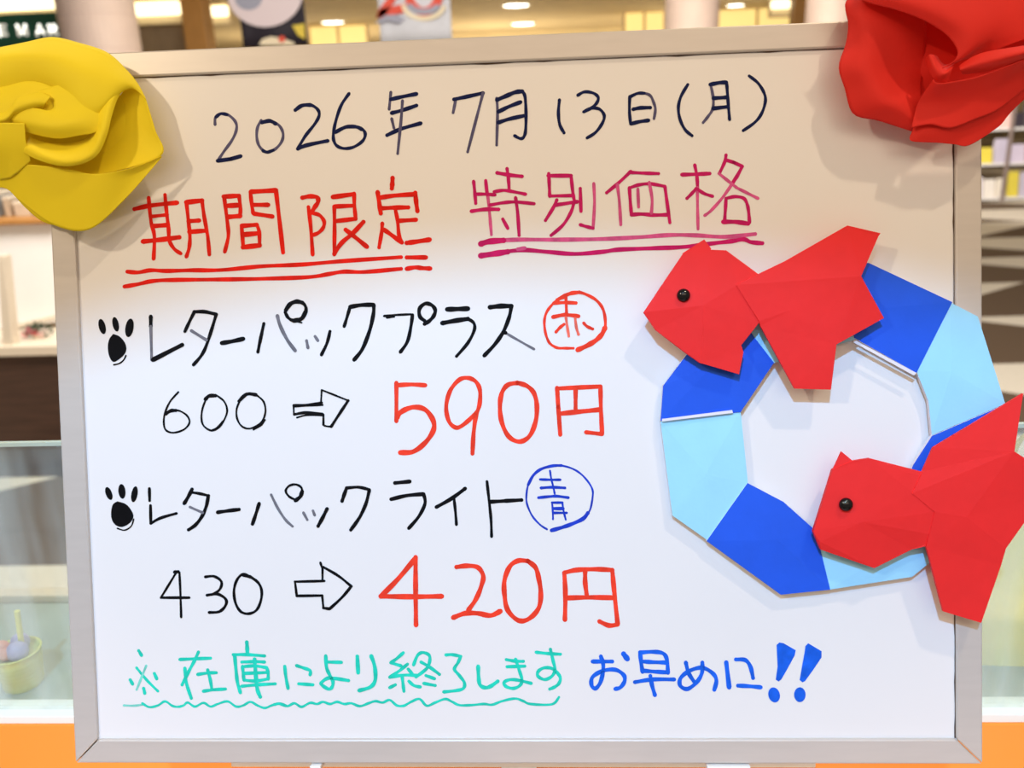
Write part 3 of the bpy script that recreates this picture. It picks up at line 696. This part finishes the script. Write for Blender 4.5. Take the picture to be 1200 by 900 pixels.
write('arrow_drawing', 'black outlined arrow on the upper price line', 'black', [(*A1,
 "~820,150 900,147 985,135@2.6; ~822,157 900,152 990,148; 980,135 985,60; ~985,60 1060,90 1140,122; ~1140,122 1095,190 1040,275@3; ~1040,275 1010,272 995,265; 995,265 995,205@2.4; ~825,203 900,192 990,202@3; ~840,222 900,207 990,210; 820,150 822,205")])
W1 = (440, 430, 1200 / 280, 4.4)
write('price', 'large red new price on the upper line', 'coral', [(*W1,
 "105,80 105,272; ~105,92 180,88 250,92; ~108,255 130,225 190,202 250,215 290,270 290,320 250,380 190,425 125,430@5.2; ~510,225 460,275 410,305 370,275 355,200 375,120 420,65 465,55 505,75 525,120 522,190 505,245 493,330 487,435; ~715,80 665,90 635,130 625,200 635,280 670,350 725,375 775,345 805,270 810,190 795,130 760,95 715,80@4.8; 912,105 918,200 928,340; 915,108 1130,98; ~1130,98 1132,200 1138,335; 1138,337 1058,328; 1005,110 1005,210; ~922,235 1020,225 1130,214@5")])
B1, B2, B3 = (110, 555, 6, 3.0), (270, 555, 20 / 3, 3.0), (440, 540, 1200 / 260, 3.0)
write('paw_print', 'black paw print drawn at the start of the lower item line', 'black', [(*B1[:3], 1.5, "~165,385 215,398 262,370 280,320")],
 [(e6(B1, 105, 140, 22, 48, -20), 0), (e6(B1, 197, 125, 25, 52, -6), 0), (e6(B1, 285, 145, 22, 57, 10), 0),
  (sm6(B1, [(165, 195), (220, 212), (258, 250), (278, 300), (255, 345), (200, 375), (150, 360), (124, 315), (122, 260), (135, 215)]), 0)])
write('handwritten_item_name', 'black item name on the lower line', 'black', [
 (*B1, "390,105 392,190; 398,225 400,350; ~400,350 470,312 580,280; ~690,110 665,160 635,210@3.8; ~685,132 740,140 805,155; ~805,155 790,230 760,300 715,360 665,395@3.6; 675,235 765,275!; ~870,272 940,262 1020,252@3.8; ~1162,210 1140,280 1115,355@3.6"),
 (*B2, "~318,165 370,270 430,360 485,412!; ~520,210 460,180 432,135 460,95 510,85 550,105 560,140 545,180 510,210@2.4; ~560,140 545,180 508,210@4; ~570,305 600,360!; 645,290 658,325!; ~755,275 720,345 685,410@3.8; ~908,112 890,160 872,215@3.8; ~910,112 1000,106 1085,125@3.2; ~1085,128 1060,230 1010,340 940,440@3.6"),
 (*B3, "105,120 185,112@4; ~85,208 170,188 260,180@4; ~260,180 268,230 235,300 180,365@3.6; ~330,250 410,205 485,150@4; ~425,205 432,270 438,345; ~603,112 615,220 625,320 628,410; 620,222 700,217@4; 700,217 790,212@4")])
write('circled_character', 'blue circled character after the lower item name', 'blue', [(605, 540, 10, 2.0,
 "~360,803 280,750 190,650 130,520 118,420 140,280 200,170 300,95 420,60 520,55 640,85 740,140 830,230 890,330 895,420 870,560 830,630; ~140,280 200,170 290,98 420,60 530,55@3; ~840,610 780,680 640,745 520,785 415,815@4; ~395,115 410,210 430,290 450,385; ~280,218 400,222 515,222@2.6; ~290,318 420,310 570,318@3; ~260,432 400,418 480,415 610,432@3; ~420,490 428,600 430,685; 420,490 540,490@2.6; ~540,490 555,590 580,690; 435,560 548,560@3.4; 440,610 590,610@2.6")])
C1 = (180, 650, 4.8, 2.4)
write('price', 'black old price on the lower line', 'black', [(*C1,
 "~130,95 85,170 42,240; 42,242 200,242@2.8; ~145,100 150,200 155,352; 118,98 138,96@3.6; ~290,125 340,122 380,150 375,190 340,220 300,228@2.8; ~300,228 360,222 405,250 405,285 370,320 312,325@3; ~555,130 505,110 470,140 452,200 460,270 490,320 535,332 580,310 605,250 605,190 575,145 512,112@2.8; ~505,115 545,125@3.6")])
write('arrow_drawing', 'black outlined arrow on the lower price line', 'black', [(*C1,
 "938,45 950,80; 950,80 950,148; ~955,70 1040,120 1112,178@2.8; ~1112,178 1060,240 990,305@3; 990,305 955,300@3; 955,300 948,230; 948,230 805,232@2.8; 805,232 795,152; 795,152 960,148@2.6")])
X1 = (435, 640, 4, 4.8)
write('price', 'large red new price on the lower line', 'coral', [(*X1,
 "~205,60 120,160 45,235@5.2; ~45,235 190,237 330,235@5.2; ~208,52 208,200 210,370; ~400,98 450,92 500,100 525,140 515,190 490,250 455,300; ~385,335 440,315 500,315 560,325 605,305@5.2; ~735,70 690,68 650,95 625,160 625,230 640,300 690,348 740,340 785,290 795,220 785,150 770,100 735,70@5; ~905,125 910,220 908,345; ~905,125 960,112 1050,108 1130,112; ~1130,112 1138,200 1155,365; ~1155,367 1115,372 1070,353; ~1003,120 1003,170 1010,225; ~915,243 1020,240 1140,242@5")])
E1, E2, E3 = (135, 745, 6, 3.4), (315, 750, 6, 3.4), (480, 750, 6, 3.4)
write('handwritten_note', 'green note on the bottom line', 'green', [
 (*E1, "165,105 185,138; ~150,225 220,310 300,390@2.8; ~218,210 190,280 150,380!@2.6; 275,265 292,303; 105,310 122,340; 200,370 208,405; ~455,167 560,162 670,158; ~585,115 555,180 520,245 470,345; ~490,228 500,330 535,440; ~580,272 650,262 710,260; ~650,240 668,310 680,380; ~620,390 690,380 775,375; ~925,45 928,90 930,130@4; ~830,133 930,133 1050,142; ~840,140 850,250 860,330 880,400@3.6; ~890,185 980,182 1050,185; ~895,215 900,265 905,310; ~895,218 980,212 1065,225; ~1065,225 1075,260 1075,305; ~905,312 990,318 1075,303; 905,265 1072,258; ~980,165 990,300 1000,380 1020,430@4; ~890,355 1000,345 1125,338"),
 (*E2, "~112,185 120,260 135,340; ~195,180 240,195 290,215 290,245; 210,308 310,315; ~400,112 405,190 425,240 450,290 445,330 420,345 375,318 370,300 410,270 460,270 560,285@3.6; 415,155 510,157; 622,115 628,230@4; ~720,112 745,190 748,280 715,330 635,355@4; ~945,90 900,130 858,160; 858,160 930,182; ~975,170 920,215 850,262; ~850,262 950,247 1050,250; ~938,262 944,310 950,360; 890,315 850,335; ~985,290 1020,320 1065,330; ~1018,175 1045,110 1080,88 1125,105 1132,145 1110,200 1035,260; ~1070,155 1130,190 1200,242; 1105,250 1165,272; 1090,305 1170,320; 980,205 1010,240"),
 (*E3, "~255,105 300,103 360,115; ~360,115 340,160 315,205 350,250 385,300 378,340 330,355 240,365; ~482,185 485,260 495,315 530,335 570,325 620,290@4; ~680,138 740,148 800,150; 685,188 810,184; ~745,135 770,210 790,280 775,320 730,340 680,328 663,300 700,280 760,282 855,305; ~890,86 970,95 1060,100; ~990,65 1010,150 1022,210 1000,255 950,278 903,255 905,220 950,195 1010,205 1058,260 1050,305 1020,330 985,345")])
write('underline', 'green wavy underline', 'green', [
 (*E1[:3], 2.4, "~60,490 130,492 190,485!; ~190,475 240,502 300,490 350,462 400,492 440,500 480,490 510,470 560,498 620,472 670,498 720,480 790,462 850,498 900,490 950,465 1000,490 1050,508 1100,490 1150,475 1200,490"),
 (*E2[:3], 2.6, "~40,455 75,450 130,465 180,445 230,470 290,442 340,450 380,435 430,450 480,435 530,450 580,445 640,465 700,445 750,430 800,440 850,422 900,460 950,462 1000,435 1060,415 1110,462 1170,440 1240,415 1290,435 1340,458 1420,458 1510,450 1570,455 1640,430 1730,412 1790,430 1840,450 1990,452 2040,402")])
H1 = (680, 745, 1200 / 290, 4.2)
def h1(pts): return [(H1[0] + x / H1[2], H1[1] + y / H1[2]) for x, y in pts]
write('handwritten_note', 'blue note at the end of the bottom line', 'azure', [(*H1,
 "60,125 155,125; ~100,100 112,150 100,220 75,255 55,240 60,200 110,170 170,165 210,190 215,220 195,250 170,258; 210,88 228,112@5.5; ~290,80 295,130 302,175; ~290,82 350,78 400,85 420,115 425,180; ~305,125 350,128 415,130; ~310,170 360,174 425,178; ~265,225 350,212 455,212; ~340,195 348,240 362,288; ~512,130 525,180 550,220; ~592,130 590,180 565,225 520,258 485,242 487,205 530,170 590,155 640,180 660,215 650,262; 708,130 722,250@4.8; ~755,115 800,118 825,150 838,205; ~765,242 820,245 875,250")],
 [(h1([(952, 45), (965, 33), (985, 36), (1045, 70), (1040, 95), (1005, 160), (975, 212), (962, 222), (948, 213), (957, 150)]), 0),
  (h1([(1092, 50), (1105, 37), (1120, 45), (1170, 75), (1170, 105), (1130, 165), (1090, 220), (1078, 226), (1064, 215), (1075, 150), (1088, 80)]), 0),
  (h1(ell(940, 287, 28, 37, 24, -0.25)), 0), (h1(ell(1065, 286, 28, 36, 24)), 0)])

# ================================================================== PAPER WREATH
M_pblue = mat('blue_paper', '#1258e0', 0.75, noise=0.06, scale=40, bump=0.15, bscale=90)
M_plight = mat('light_blue_paper', '#a2e0ff', 0.75, noise=0.04, scale=40, bump=0.15, bscale=90)
M_pwhite = mat('white_paper_back', '#e9e4ea', 0.8)
def mid(pts): return (sum(p[0] for p in pts) / len(pts), sum(p[1] for p in pts) / len(pts))
Wc = bp(975, 520, -SINK)
wr = thing('paper_wreath', Wc, 'round folded paper wreath in blue and light blue on the right of the board', 'wreath')
# inner corners and outer outline of each of the eight folded segments
inn = {'67': (868, 483), '56': (876.5, 566), '45': (956, 622), '34': (1050, 600), '23': (1092, 510), '12': (1074, 436), '81': (1001, 396), '78': (905, 425)}
SEG = [('L', [(774, 494), inn['67'], inn['56'], (829, 633), (788, 604)]),                        # left
       ('B', [(828, 634), (876, 566), (918, 588), inn['45'], (973, 691), (915, 697)]),           # lower left
       ('L', [(972, 691), (955, 622), (1050, 600), (1100, 640), (1090, 659), (1069, 676)]),      # bottom
       ('B', [(1098, 642), (1049, 601), (1070, 545), (1092, 511), (1178, 474), (1165, 585)]),    # lower right
       ('L', [(1178, 473), (1092, 510), (1088, 470), (1074, 435), (1115, 355), (1146, 371)]),    # right
       ('B', [(1116, 354), (1074, 437), (1001, 396), (985, 310), (1018, 308)]),                  # top right
       ('L', [(988, 314), (1002, 398), (905, 426), (846, 338), (886, 329)]),                     # top
       ('B', [(842, 336), (880, 390), (907, 425), inn['67'], (774, 493), (777, 452), (805, 415)])]  # upper left
def h_of(i, p):
    # the ring sits a few millimetres off the board, tilted a little per segment
    return 0.006 + 0.0006 * (i % 2)
for i, (kk, pts) in enumerate(SEG):
    n_ = len(pts); c_ = mid(pts)
    hh = h_of(i, c_) - SINK
    fr = [bp(px, py, hh) for px, py in pts]
    top = bp(c_[0], c_[1], hh + 0.0016)
    bk = [p - N * 0.0032 for p in fr]
    V = fr + bk + [top]
    Fc = [(j, (j + 1) % n_, 2 * n_) for j in range(n_)] + [tuple(range(2 * n_ - 1, n_ - 1, -1))] + [(j, j + n_, (j + 1) % n_ + n_, (j + 1) % n_) for j in range(n_)]
    FM = [0] * n_ + [1] + [1] * n_
    mk('paper_segment', V, Fc, [M_plight if kk == 'L' else M_pblue, M_pwhite], wr, fm=FM, label='light blue folded segment' if kk == 'L' else 'blue folded segment')
# white slip of paper showing at two joints
for pts in ([(776, 491), (858, 480.5), (859, 484), (776, 494)], [(1001, 398), (1074, 437), (1071, 440), (1000, 401)]):
    fr = [bp(px, py, 0.0082 - SINK) for px, py in pts]; v, f = prism(fr, [p - N * 0.0006 for p in fr])
    mk('paper_slip', v, f, M_pwhite, wr, label='white paper edge showing at a joint')

# ================================================================== PAPER GOLDFISH
M_fish = mat('red_paper', '#f01e1e', 0.7, noise=0.04, scale=60, bump=0.12, bscale=120)
M_eye = mat('black_bead', '#08080a', 0.06)
def sheet(name, o, verts, faces, parent, thick, mt=M_fish):
    """faceted paper body: verts (x, y, mm out) in crop coordinates; closed with the same outline behind"""
    P_ = [bp(o[0] + x / o[2], o[1] + y / o[2], (16.5 + (z - 16.5) * 0.5) / 1000 - SINK) for x, y, z in verts]
    n_ = len(P_); V = P_ + [p - N * thick for p in P_]
    ec = {}
    for fc in faces:
        for a_, b_ in zip(fc, fc[1:] + fc[:1]): ec.setdefault(frozenset((a_, b_)), []).append((a_, b_))
    Fc = [tuple(fc) for fc in faces] + [tuple(i + n_ for i in reversed(fc)) for fc in faces]
    Fc += [(b_, a_, a_ + n_, b_ + n_) for k_, e in ec.items() if len(e) == 1 for a_, b_ in e]
    return mk(name, V, Fc, mt, parent)
def eye(o, x, y, r, h, parent):
    c_ = bp(o[0] + x / o[2], o[1] + y / o[2], h - SINK); V, Fc = [], []; nn_, ns = 10, 20
    for j in range(nn_ + 1):
        ph_ = math.pi / 2 * j / nn_
        for k_ in range(ns):
            t_ = 2 * math.pi * k_ / ns
            V.append(c_ + (XA * math.cos(t_) + U * math.sin(t_)) * r * max(math.cos(ph_), 0.001) + N * r * 0.75 * math.sin(ph_))
    for j in range(nn_):
        for k_ in range(ns): Fc.append((j * ns + k_, j * ns + (k_ + 1) % ns, (j + 1) * ns + (k_ + 1) % ns, (j + 1) * ns + k_))
    Fc.append(tuple(range(ns)))
    mk('bead_eye', V, Fc, M_eye, parent, smooth=True, label='shiny black bead eye')
o1 = (740, 250, 1200 / 310)
f1 = thing('paper_goldfish', bp(880, 370, -SINK), 'red folded paper goldfish at the upper left of the blue wreath', 'paper fish', 'paper goldfish on the wreath')
sheet('body', o1, [(55, 450, 16), (135, 330, 17), (238, 178, 16), (362, 165, 18), (430, 168, 18), (575, 275, 17), (565, 300, 18.5), (480, 325, 20), (580, 495, 17), (498, 598, 15), (508, 630, 14.5), (488, 730, 14), (325, 682, 15), (312, 680, 13.5), (240, 630, 13), (110, 530, 14), (325, 418, 20), (90, 445, 17)],
      [[0, 1, 17], [1, 2, 16, 17], [2, 3, 16], [3, 4, 7, 16], [4, 5, 6, 7], [7, 8, 16], [8, 9, 16], [9, 10, 12, 16], [10, 11, 12], [0, 17, 15], [17, 16, 13, 14, 15], [16, 12, 13], [5, 8, 6], [6, 8, 7]], f1, 0.0030)
sheet('dorsal_fin', o1, [(230, 182, 15.2), (330, 118, 15.5), (362, 160, 16.5), (355, 178, 16.5), (245, 184, 15.2)], [[0, 1, 2, 3, 4]], f1, 0.0014)
sheet('tail_fin', o1, [(475, 325, 21), (575, 275, 18.5), (700, 215, 18), (980, 55, 16), (1130, 90, 15), (1042, 285, 21), (1145, 475, 15.5), (930, 595, 17), (905, 800, 13), (740, 795, 14), (585, 510, 18), (580, 490, 19), (720, 440, 20), (1120, 105, 15)],
      [[0, 1, 2, 5], [2, 3, 5], [3, 4, 13, 5], [0, 5, 12], [5, 6, 7, 12], [0, 12, 11], [12, 7, 10, 11], [7, 8, 9, 10]], f1, 0.0022)
eye(o1, 236, 372, 0.0042, 0.0178, f1)
o2 = (940, 460, 836 / 260)
f2 = thing('paper_goldfish', bp(1090, 610, -SINK), 'red folded paper goldfish at the lower right of the blue wreath, overlapping the frame', 'paper fish', 'paper goldfish on the wreath')
sheet('body', o2, [(42, 525, 17), (115, 290, 17), (190, 258, 18), (255, 248, 18.5), (450, 298, 17), (480, 330, 18), (420, 380, 20), (500, 450, 20), (560, 540, 18), (470, 578, 16), (412, 592, 14), (272, 662, 13.5), (70, 592, 14), (228, 488, 20), (68, 562, 17), (540, 545, 18)],
      [[0, 1, 13, 14], [1, 2, 3, 13], [3, 6, 13], [3, 4, 5, 6], [6, 7, 13], [5, 7, 6], [7, 8, 15, 13], [15, 9, 10, 13], [0, 14, 12], [14, 13, 11, 12], [13, 10, 11]], f2, 0.0032)
sheet('dorsal_fin', o2, [(115, 292, 16.2), (148, 222, 16), (192, 258, 17), (120, 296, 16.5)], [[0, 1, 2, 3]], f2, 0.0014)
sheet('tail_fin', o2, [(415, 380, 21), (455, 296, 18.5), (495, 207, 18), (833, 4, 15), (800, 222, 21), (836, 245, 19), (905, 395, 15.5), (768, 588, 17), (750, 650, 15), (675, 868, 13), (532, 825, 14), (468, 580, 18), (500, 450, 21), (620, 470, 21)],
      [[0, 1, 2, 4], [2, 3, 4], [0, 4, 13, 12], [4, 5, 6, 13], [6, 7, 13], [12, 13, 7, 8, 11], [8, 9, 10, 11]], f2, 0.0022)
eye(o2, 165, 422, 0.0043, 0.0186, f2)

# ================================================================== PAPER ROSES
M_yrose = mat('yellow_paper', '#ffe81a', 0.7, noise=0.03, scale=30, transl=0.16, bump=0.1, bscale=60)
M_rrose = mat('scarlet_paper', '#f2281a', 0.7, noise=0.03, scale=30, transl=0.16, bump=0.1, bscale=60)
def petal(o, curves, mt, parent, nu=40, nv=18, label=None):
    relief = 0.66 if mt is M_yrose else 0.8
    C_ = [crom(c_, nu) for c_ in curves]
    V = []
    for i in range(nu):
        colp = crom([c_[i] for c_ in C_], nv)
        for x, y, z in colp: V.append(bp(o[0] + x / o[2], o[1] + y / o[2], (9 + (z - 9) * relief) / 1000))
    Fc = [(i * nv + j, i * nv + j + 1, (i + 1) * nv + j + 1, (i + 1) * nv + j) for i in range(nu - 1) for j in range(nv - 1)]
    return mk('petal', V, Fc, mt, parent, smooth=True, solid=0.0004, label=label)
def rbase(o, pts, mt, parent, h0, h1):
    fr = [bp(o[0] + x / o[2], o[1] + y / o[2], h1) for x, y in pts]; bk = [bp(o[0] + x / o[2], o[1] + y / o[2], h0 + 0.0004) for x, y in pts]
    v, f = prism(fr, bk); mk('folded_base', v, f, mt, parent, bevel=0.001)
oy = (0, 30, 3.6)
yr = thing('paper_rose', bp(75, 150, 0), 'large yellow folded paper rose on the upper left corner of the board', 'paper rose', 'folded paper roses on the board corners')
rbase(oy, [(150, 160), (300, 130), (450, 200), (540, 350), (560, 500), (420, 680), (250, 700), (120, 600), (-120, 560), (-120, 250)], M_yrose, yr, 0.0, 0.010)
petal(oy, [[(-250, 140, 12), (0, 92, 14), (110, 70, 15), (220, 49, 16), (330, 72, 17), (450, 112, 18), (530, 182, 18), (585, 250, 18), (618, 315, 18)],
           [(-250, 190, 28), (0, 130, 30), (120, 120, 32), (230, 130, 34), (330, 170, 35), (420, 215, 34), (490, 235, 31), (530, 250, 27), (560, 265, 22)],
           [(-250, 260, 30), (0, 200, 32), (110, 180, 33), (200, 200, 35), (290, 250, 37), (360, 320, 38), (420, 340, 36), (465, 320, 32), (500, 290, 27)],
           [(-250, 330, 26), (0, 290, 26), (100, 260, 27), (190, 270, 28), (270, 320, 30), (340, 390, 32), (390, 410, 30), (430, 380, 28), (470, 330, 26)]], M_yrose, yr)
petal(oy, [[(-250, 290, 27), (0, 260, 29), (110, 235, 31), (200, 250, 33), (290, 310, 34), (350, 390, 34)], [(-250, 360, 34), (0, 330, 36), (110, 300, 37), (190, 320, 37), (270, 370, 36), (335, 420, 34)], [(-250, 440, 36), (0, 410, 38), (100, 390, 38), (180, 410, 38), (260, 430, 37), (340, 450, 34)]], M_yrose, yr)
petal(oy, [[(548, 240, 20), (500, 300, 28), (472, 380, 34), (452, 460, 38), (415, 540, 40), (350, 582, 41), (260, 592, 41), (160, 566, 39), (90, 530, 36)],
           [(520, 250, 25), (470, 310, 33), (440, 390, 38), (425, 450, 41), (390, 520, 42), (335, 555, 43), (260, 562, 43), (180, 540, 41), (110, 505, 38)],
           [(490, 255, 26), (430, 310, 30), (400, 370, 30), (395, 420, 28), (370, 470, 26), (310, 490, 25), (240, 495, 24), (170, 485, 25), (125, 465, 27)]], M_yrose, yr)
petal(oy, [[(60, 430, 34), (130, 454, 37), (240, 476, 39), (330, 464, 39), (412, 445, 36), (430, 380, 33), (370, 300, 32), (300, 250, 32)],
           [(50, 400, 41), (120, 410, 44), (210, 425, 46), (290, 412, 45), (345, 390, 42), (350, 345, 38), (310, 290, 36), (250, 250, 34)],
           [(40, 375, 40), (100, 345, 42), (160, 350, 43), (205, 358, 42), (228, 342, 40), (215, 300, 38), (165, 283, 37), (80, 300, 36)]], M_yrose, yr)
petal(oy, [[(-200, 330, 40), (0, 370, 41), (80, 302, 43), (160, 282, 43), (215, 298, 42)],
           [(-200, 380, 44), (0, 400, 45), (70, 350, 46), (140, 330, 46), (190, 330, 44)],
           [(-200, 430, 36), (0, 430, 36), (60, 400, 36), (130, 375, 35), (180, 360, 34)]], M_yrose, yr)
petal(oy, [[(-250, 415, 43), (0, 410, 45), (60, 410, 45), (104, 412, 44)], [(-250, 520, 36), (0, 510, 39), (60, 500, 40), (110, 490, 40)], [(-250, 660, 14), (0, 650, 22), (60, 630, 28), (130, 570, 33)]], M_yrose, yr)
petal(oy, [[(285, 604, 10), (330, 560, 8), (420, 480, 7), (480, 340, 8), (545, 245, 13)],
           [(310, 618, 15), (430, 570, 12), (540, 470, 11), (560, 350, 12), (575, 250, 15)],
           [(340, 632, 20), (500, 612, 19), (682, 545, 17), (655, 440, 17), (612, 300, 18)]], M_yrose, yr)
petal(oy, [[(-220, 640, 24), (0, 605, 27), (100, 585, 31), (285, 604, 33), (400, 626, 31), (550, 602, 26), (682, 550, 18)],
           [(-220, 680, 20), (0, 640, 22), (100, 660, 26), (280, 710, 28), (420, 700, 27), (560, 630, 21), (682, 552, 17)],
           [(-220, 720, 17), (0, 682, 18), (90, 745, 19), (220, 838, 20), (372, 862, 20), (520, 740, 19), (682, 556, 17)]], M_yrose, yr)
petal(oy, [[(60, 660, 8), (130, 730, 8), (240, 790, 8), (350, 850, 8)], [(40, 690, 5), (110, 770, 5), (200, 835, 5), (340, 850, 5)]], M_yrose, yr, nv=6)

orr = (970, 0, 5)
rr_ = thing('paper_rose', bp(1100, 70, 0), 'large red folded paper rose on the upper right corner of the board', 'paper rose', 'folded paper roses on the board corners')
rbase(orr, [(250, 100), (450, -50), (750, -80), (880, 150), (1300, 60), (1300, 240), (1000, 480), (700, 640), (440, 640), (250, 400)], M_rrose, rr_, 0.0, 0.010)
petal(orr, [[(200, -150, 15), (112, 0, 16), (104, 55, 17), (120, 140, 17), (108, 250, 17), (65, 390, 18), (100, 520, 18), (150, 668, 17), (300, 708, 17), (500, 772, 15)],
            [(300, -120, 26), (230, 0, 28), (220, 100, 29), (230, 190, 29), (230, 290, 28), (220, 400, 28), (260, 490, 27), (320, 590, 26), (420, 640, 24), (530, 720, 20)],
            [(420, -80, 25), (420, 40, 25), (420, 140, 24), (410, 230, 22), (410, 320, 20), (410, 400, 18), (420, 470, 18), (440, 540, 19), (490, 590, 20), (560, 680, 18)],
            [(540, -40, 18), (570, 80, 17), (580, 180, 14), (570, 280, 11), (570, 350, 9), (560, 430, 9), (550, 490, 12), (550, 560, 16), (570, 610, 17), (600, 690, 15)]], M_rrose, rr_)
petal(orr, [[(140, -60, 34), (215, 8, 36), (400, 58, 40), (560, 118, 42), (690, 200, 42), (757, 290, 42), (742, 355, 40), (670, 400, 36)],
            [(200, -120, 38), (330, -60, 42), (560, 10, 46), (720, 80, 47), (830, 170, 46), (850, 260, 44), (800, 330, 41), (720, 380, 36)],
            [(250, -200, 34), (500, -180, 36), (780, -120, 37), (960, 0, 36), (1040, 110, 35), (1000, 210, 35), (900, 290, 34), (800, 350, 32)],
            [(300, -300, 18), (560, -330, 18), (900, -300, 18), (1250, -150, 18), (1380, 60, 20), (1300, 170, 26), (1100, 250, 30), (880, 330, 31)]], M_rrose, rr_)
petal(orr, [[(572, 335, 33), (596, 420, 35), (635, 470, 36), (700, 487, 35)], [(600, 320, 38), (640, 400, 40), (680, 430, 40), (730, 400, 38)], [(640, 330, 30), (670, 370, 29), (700, 380, 28), (748, 358, 30)]], M_rrose, rr_)
petal(orr, [[(770, 385, 38), (900, 312, 42), (1150, 268, 44), (1320, 235, 42)], [(775, 410, 41), (920, 365, 46), (1150, 310, 48), (1320, 265, 45)], [(790, 434, 36), (940, 415, 40), (1150, 348, 40), (1320, 290, 38)]], M_rrose, rr_)
petal(orr, [[(620, 465, 38), (660, 488, 40), (850, 455, 42), (1000, 405, 42), (1150, 348, 42), (1330, 280, 40)],
            [(530, 600, 26), (640, 600, 29), (780, 600, 31), (920, 550, 33), (1070, 470, 32), (1330, 310, 28)],
            [(490, 750, 24), (600, 730, 27), (720, 750, 28), (860, 700, 29), (1030, 620, 28), (1345, 350, 22)]], M_rrose, rr_)
petal(orr, [[(500, 750, 19), (600, 722, 23), (700, 735, 25), (770, 718, 26), (870, 685, 26), (1000, 630, 25), (1150, 500, 22), (1340, 345, 15)],
            [(490, 780, 19), (560, 780, 22), (680, 790, 23), (770, 785, 23), (860, 760, 23), (1000, 690, 23), (1130, 570, 20), (1345, 365, 15)],
            [(484, 792, 18), (494, 828, 19), (640, 836, 21), (745, 846, 21), (832, 850, 21), (1000, 742, 21), (1085, 645, 20), (1350, 395, 14)]], M_rrose, rr_)
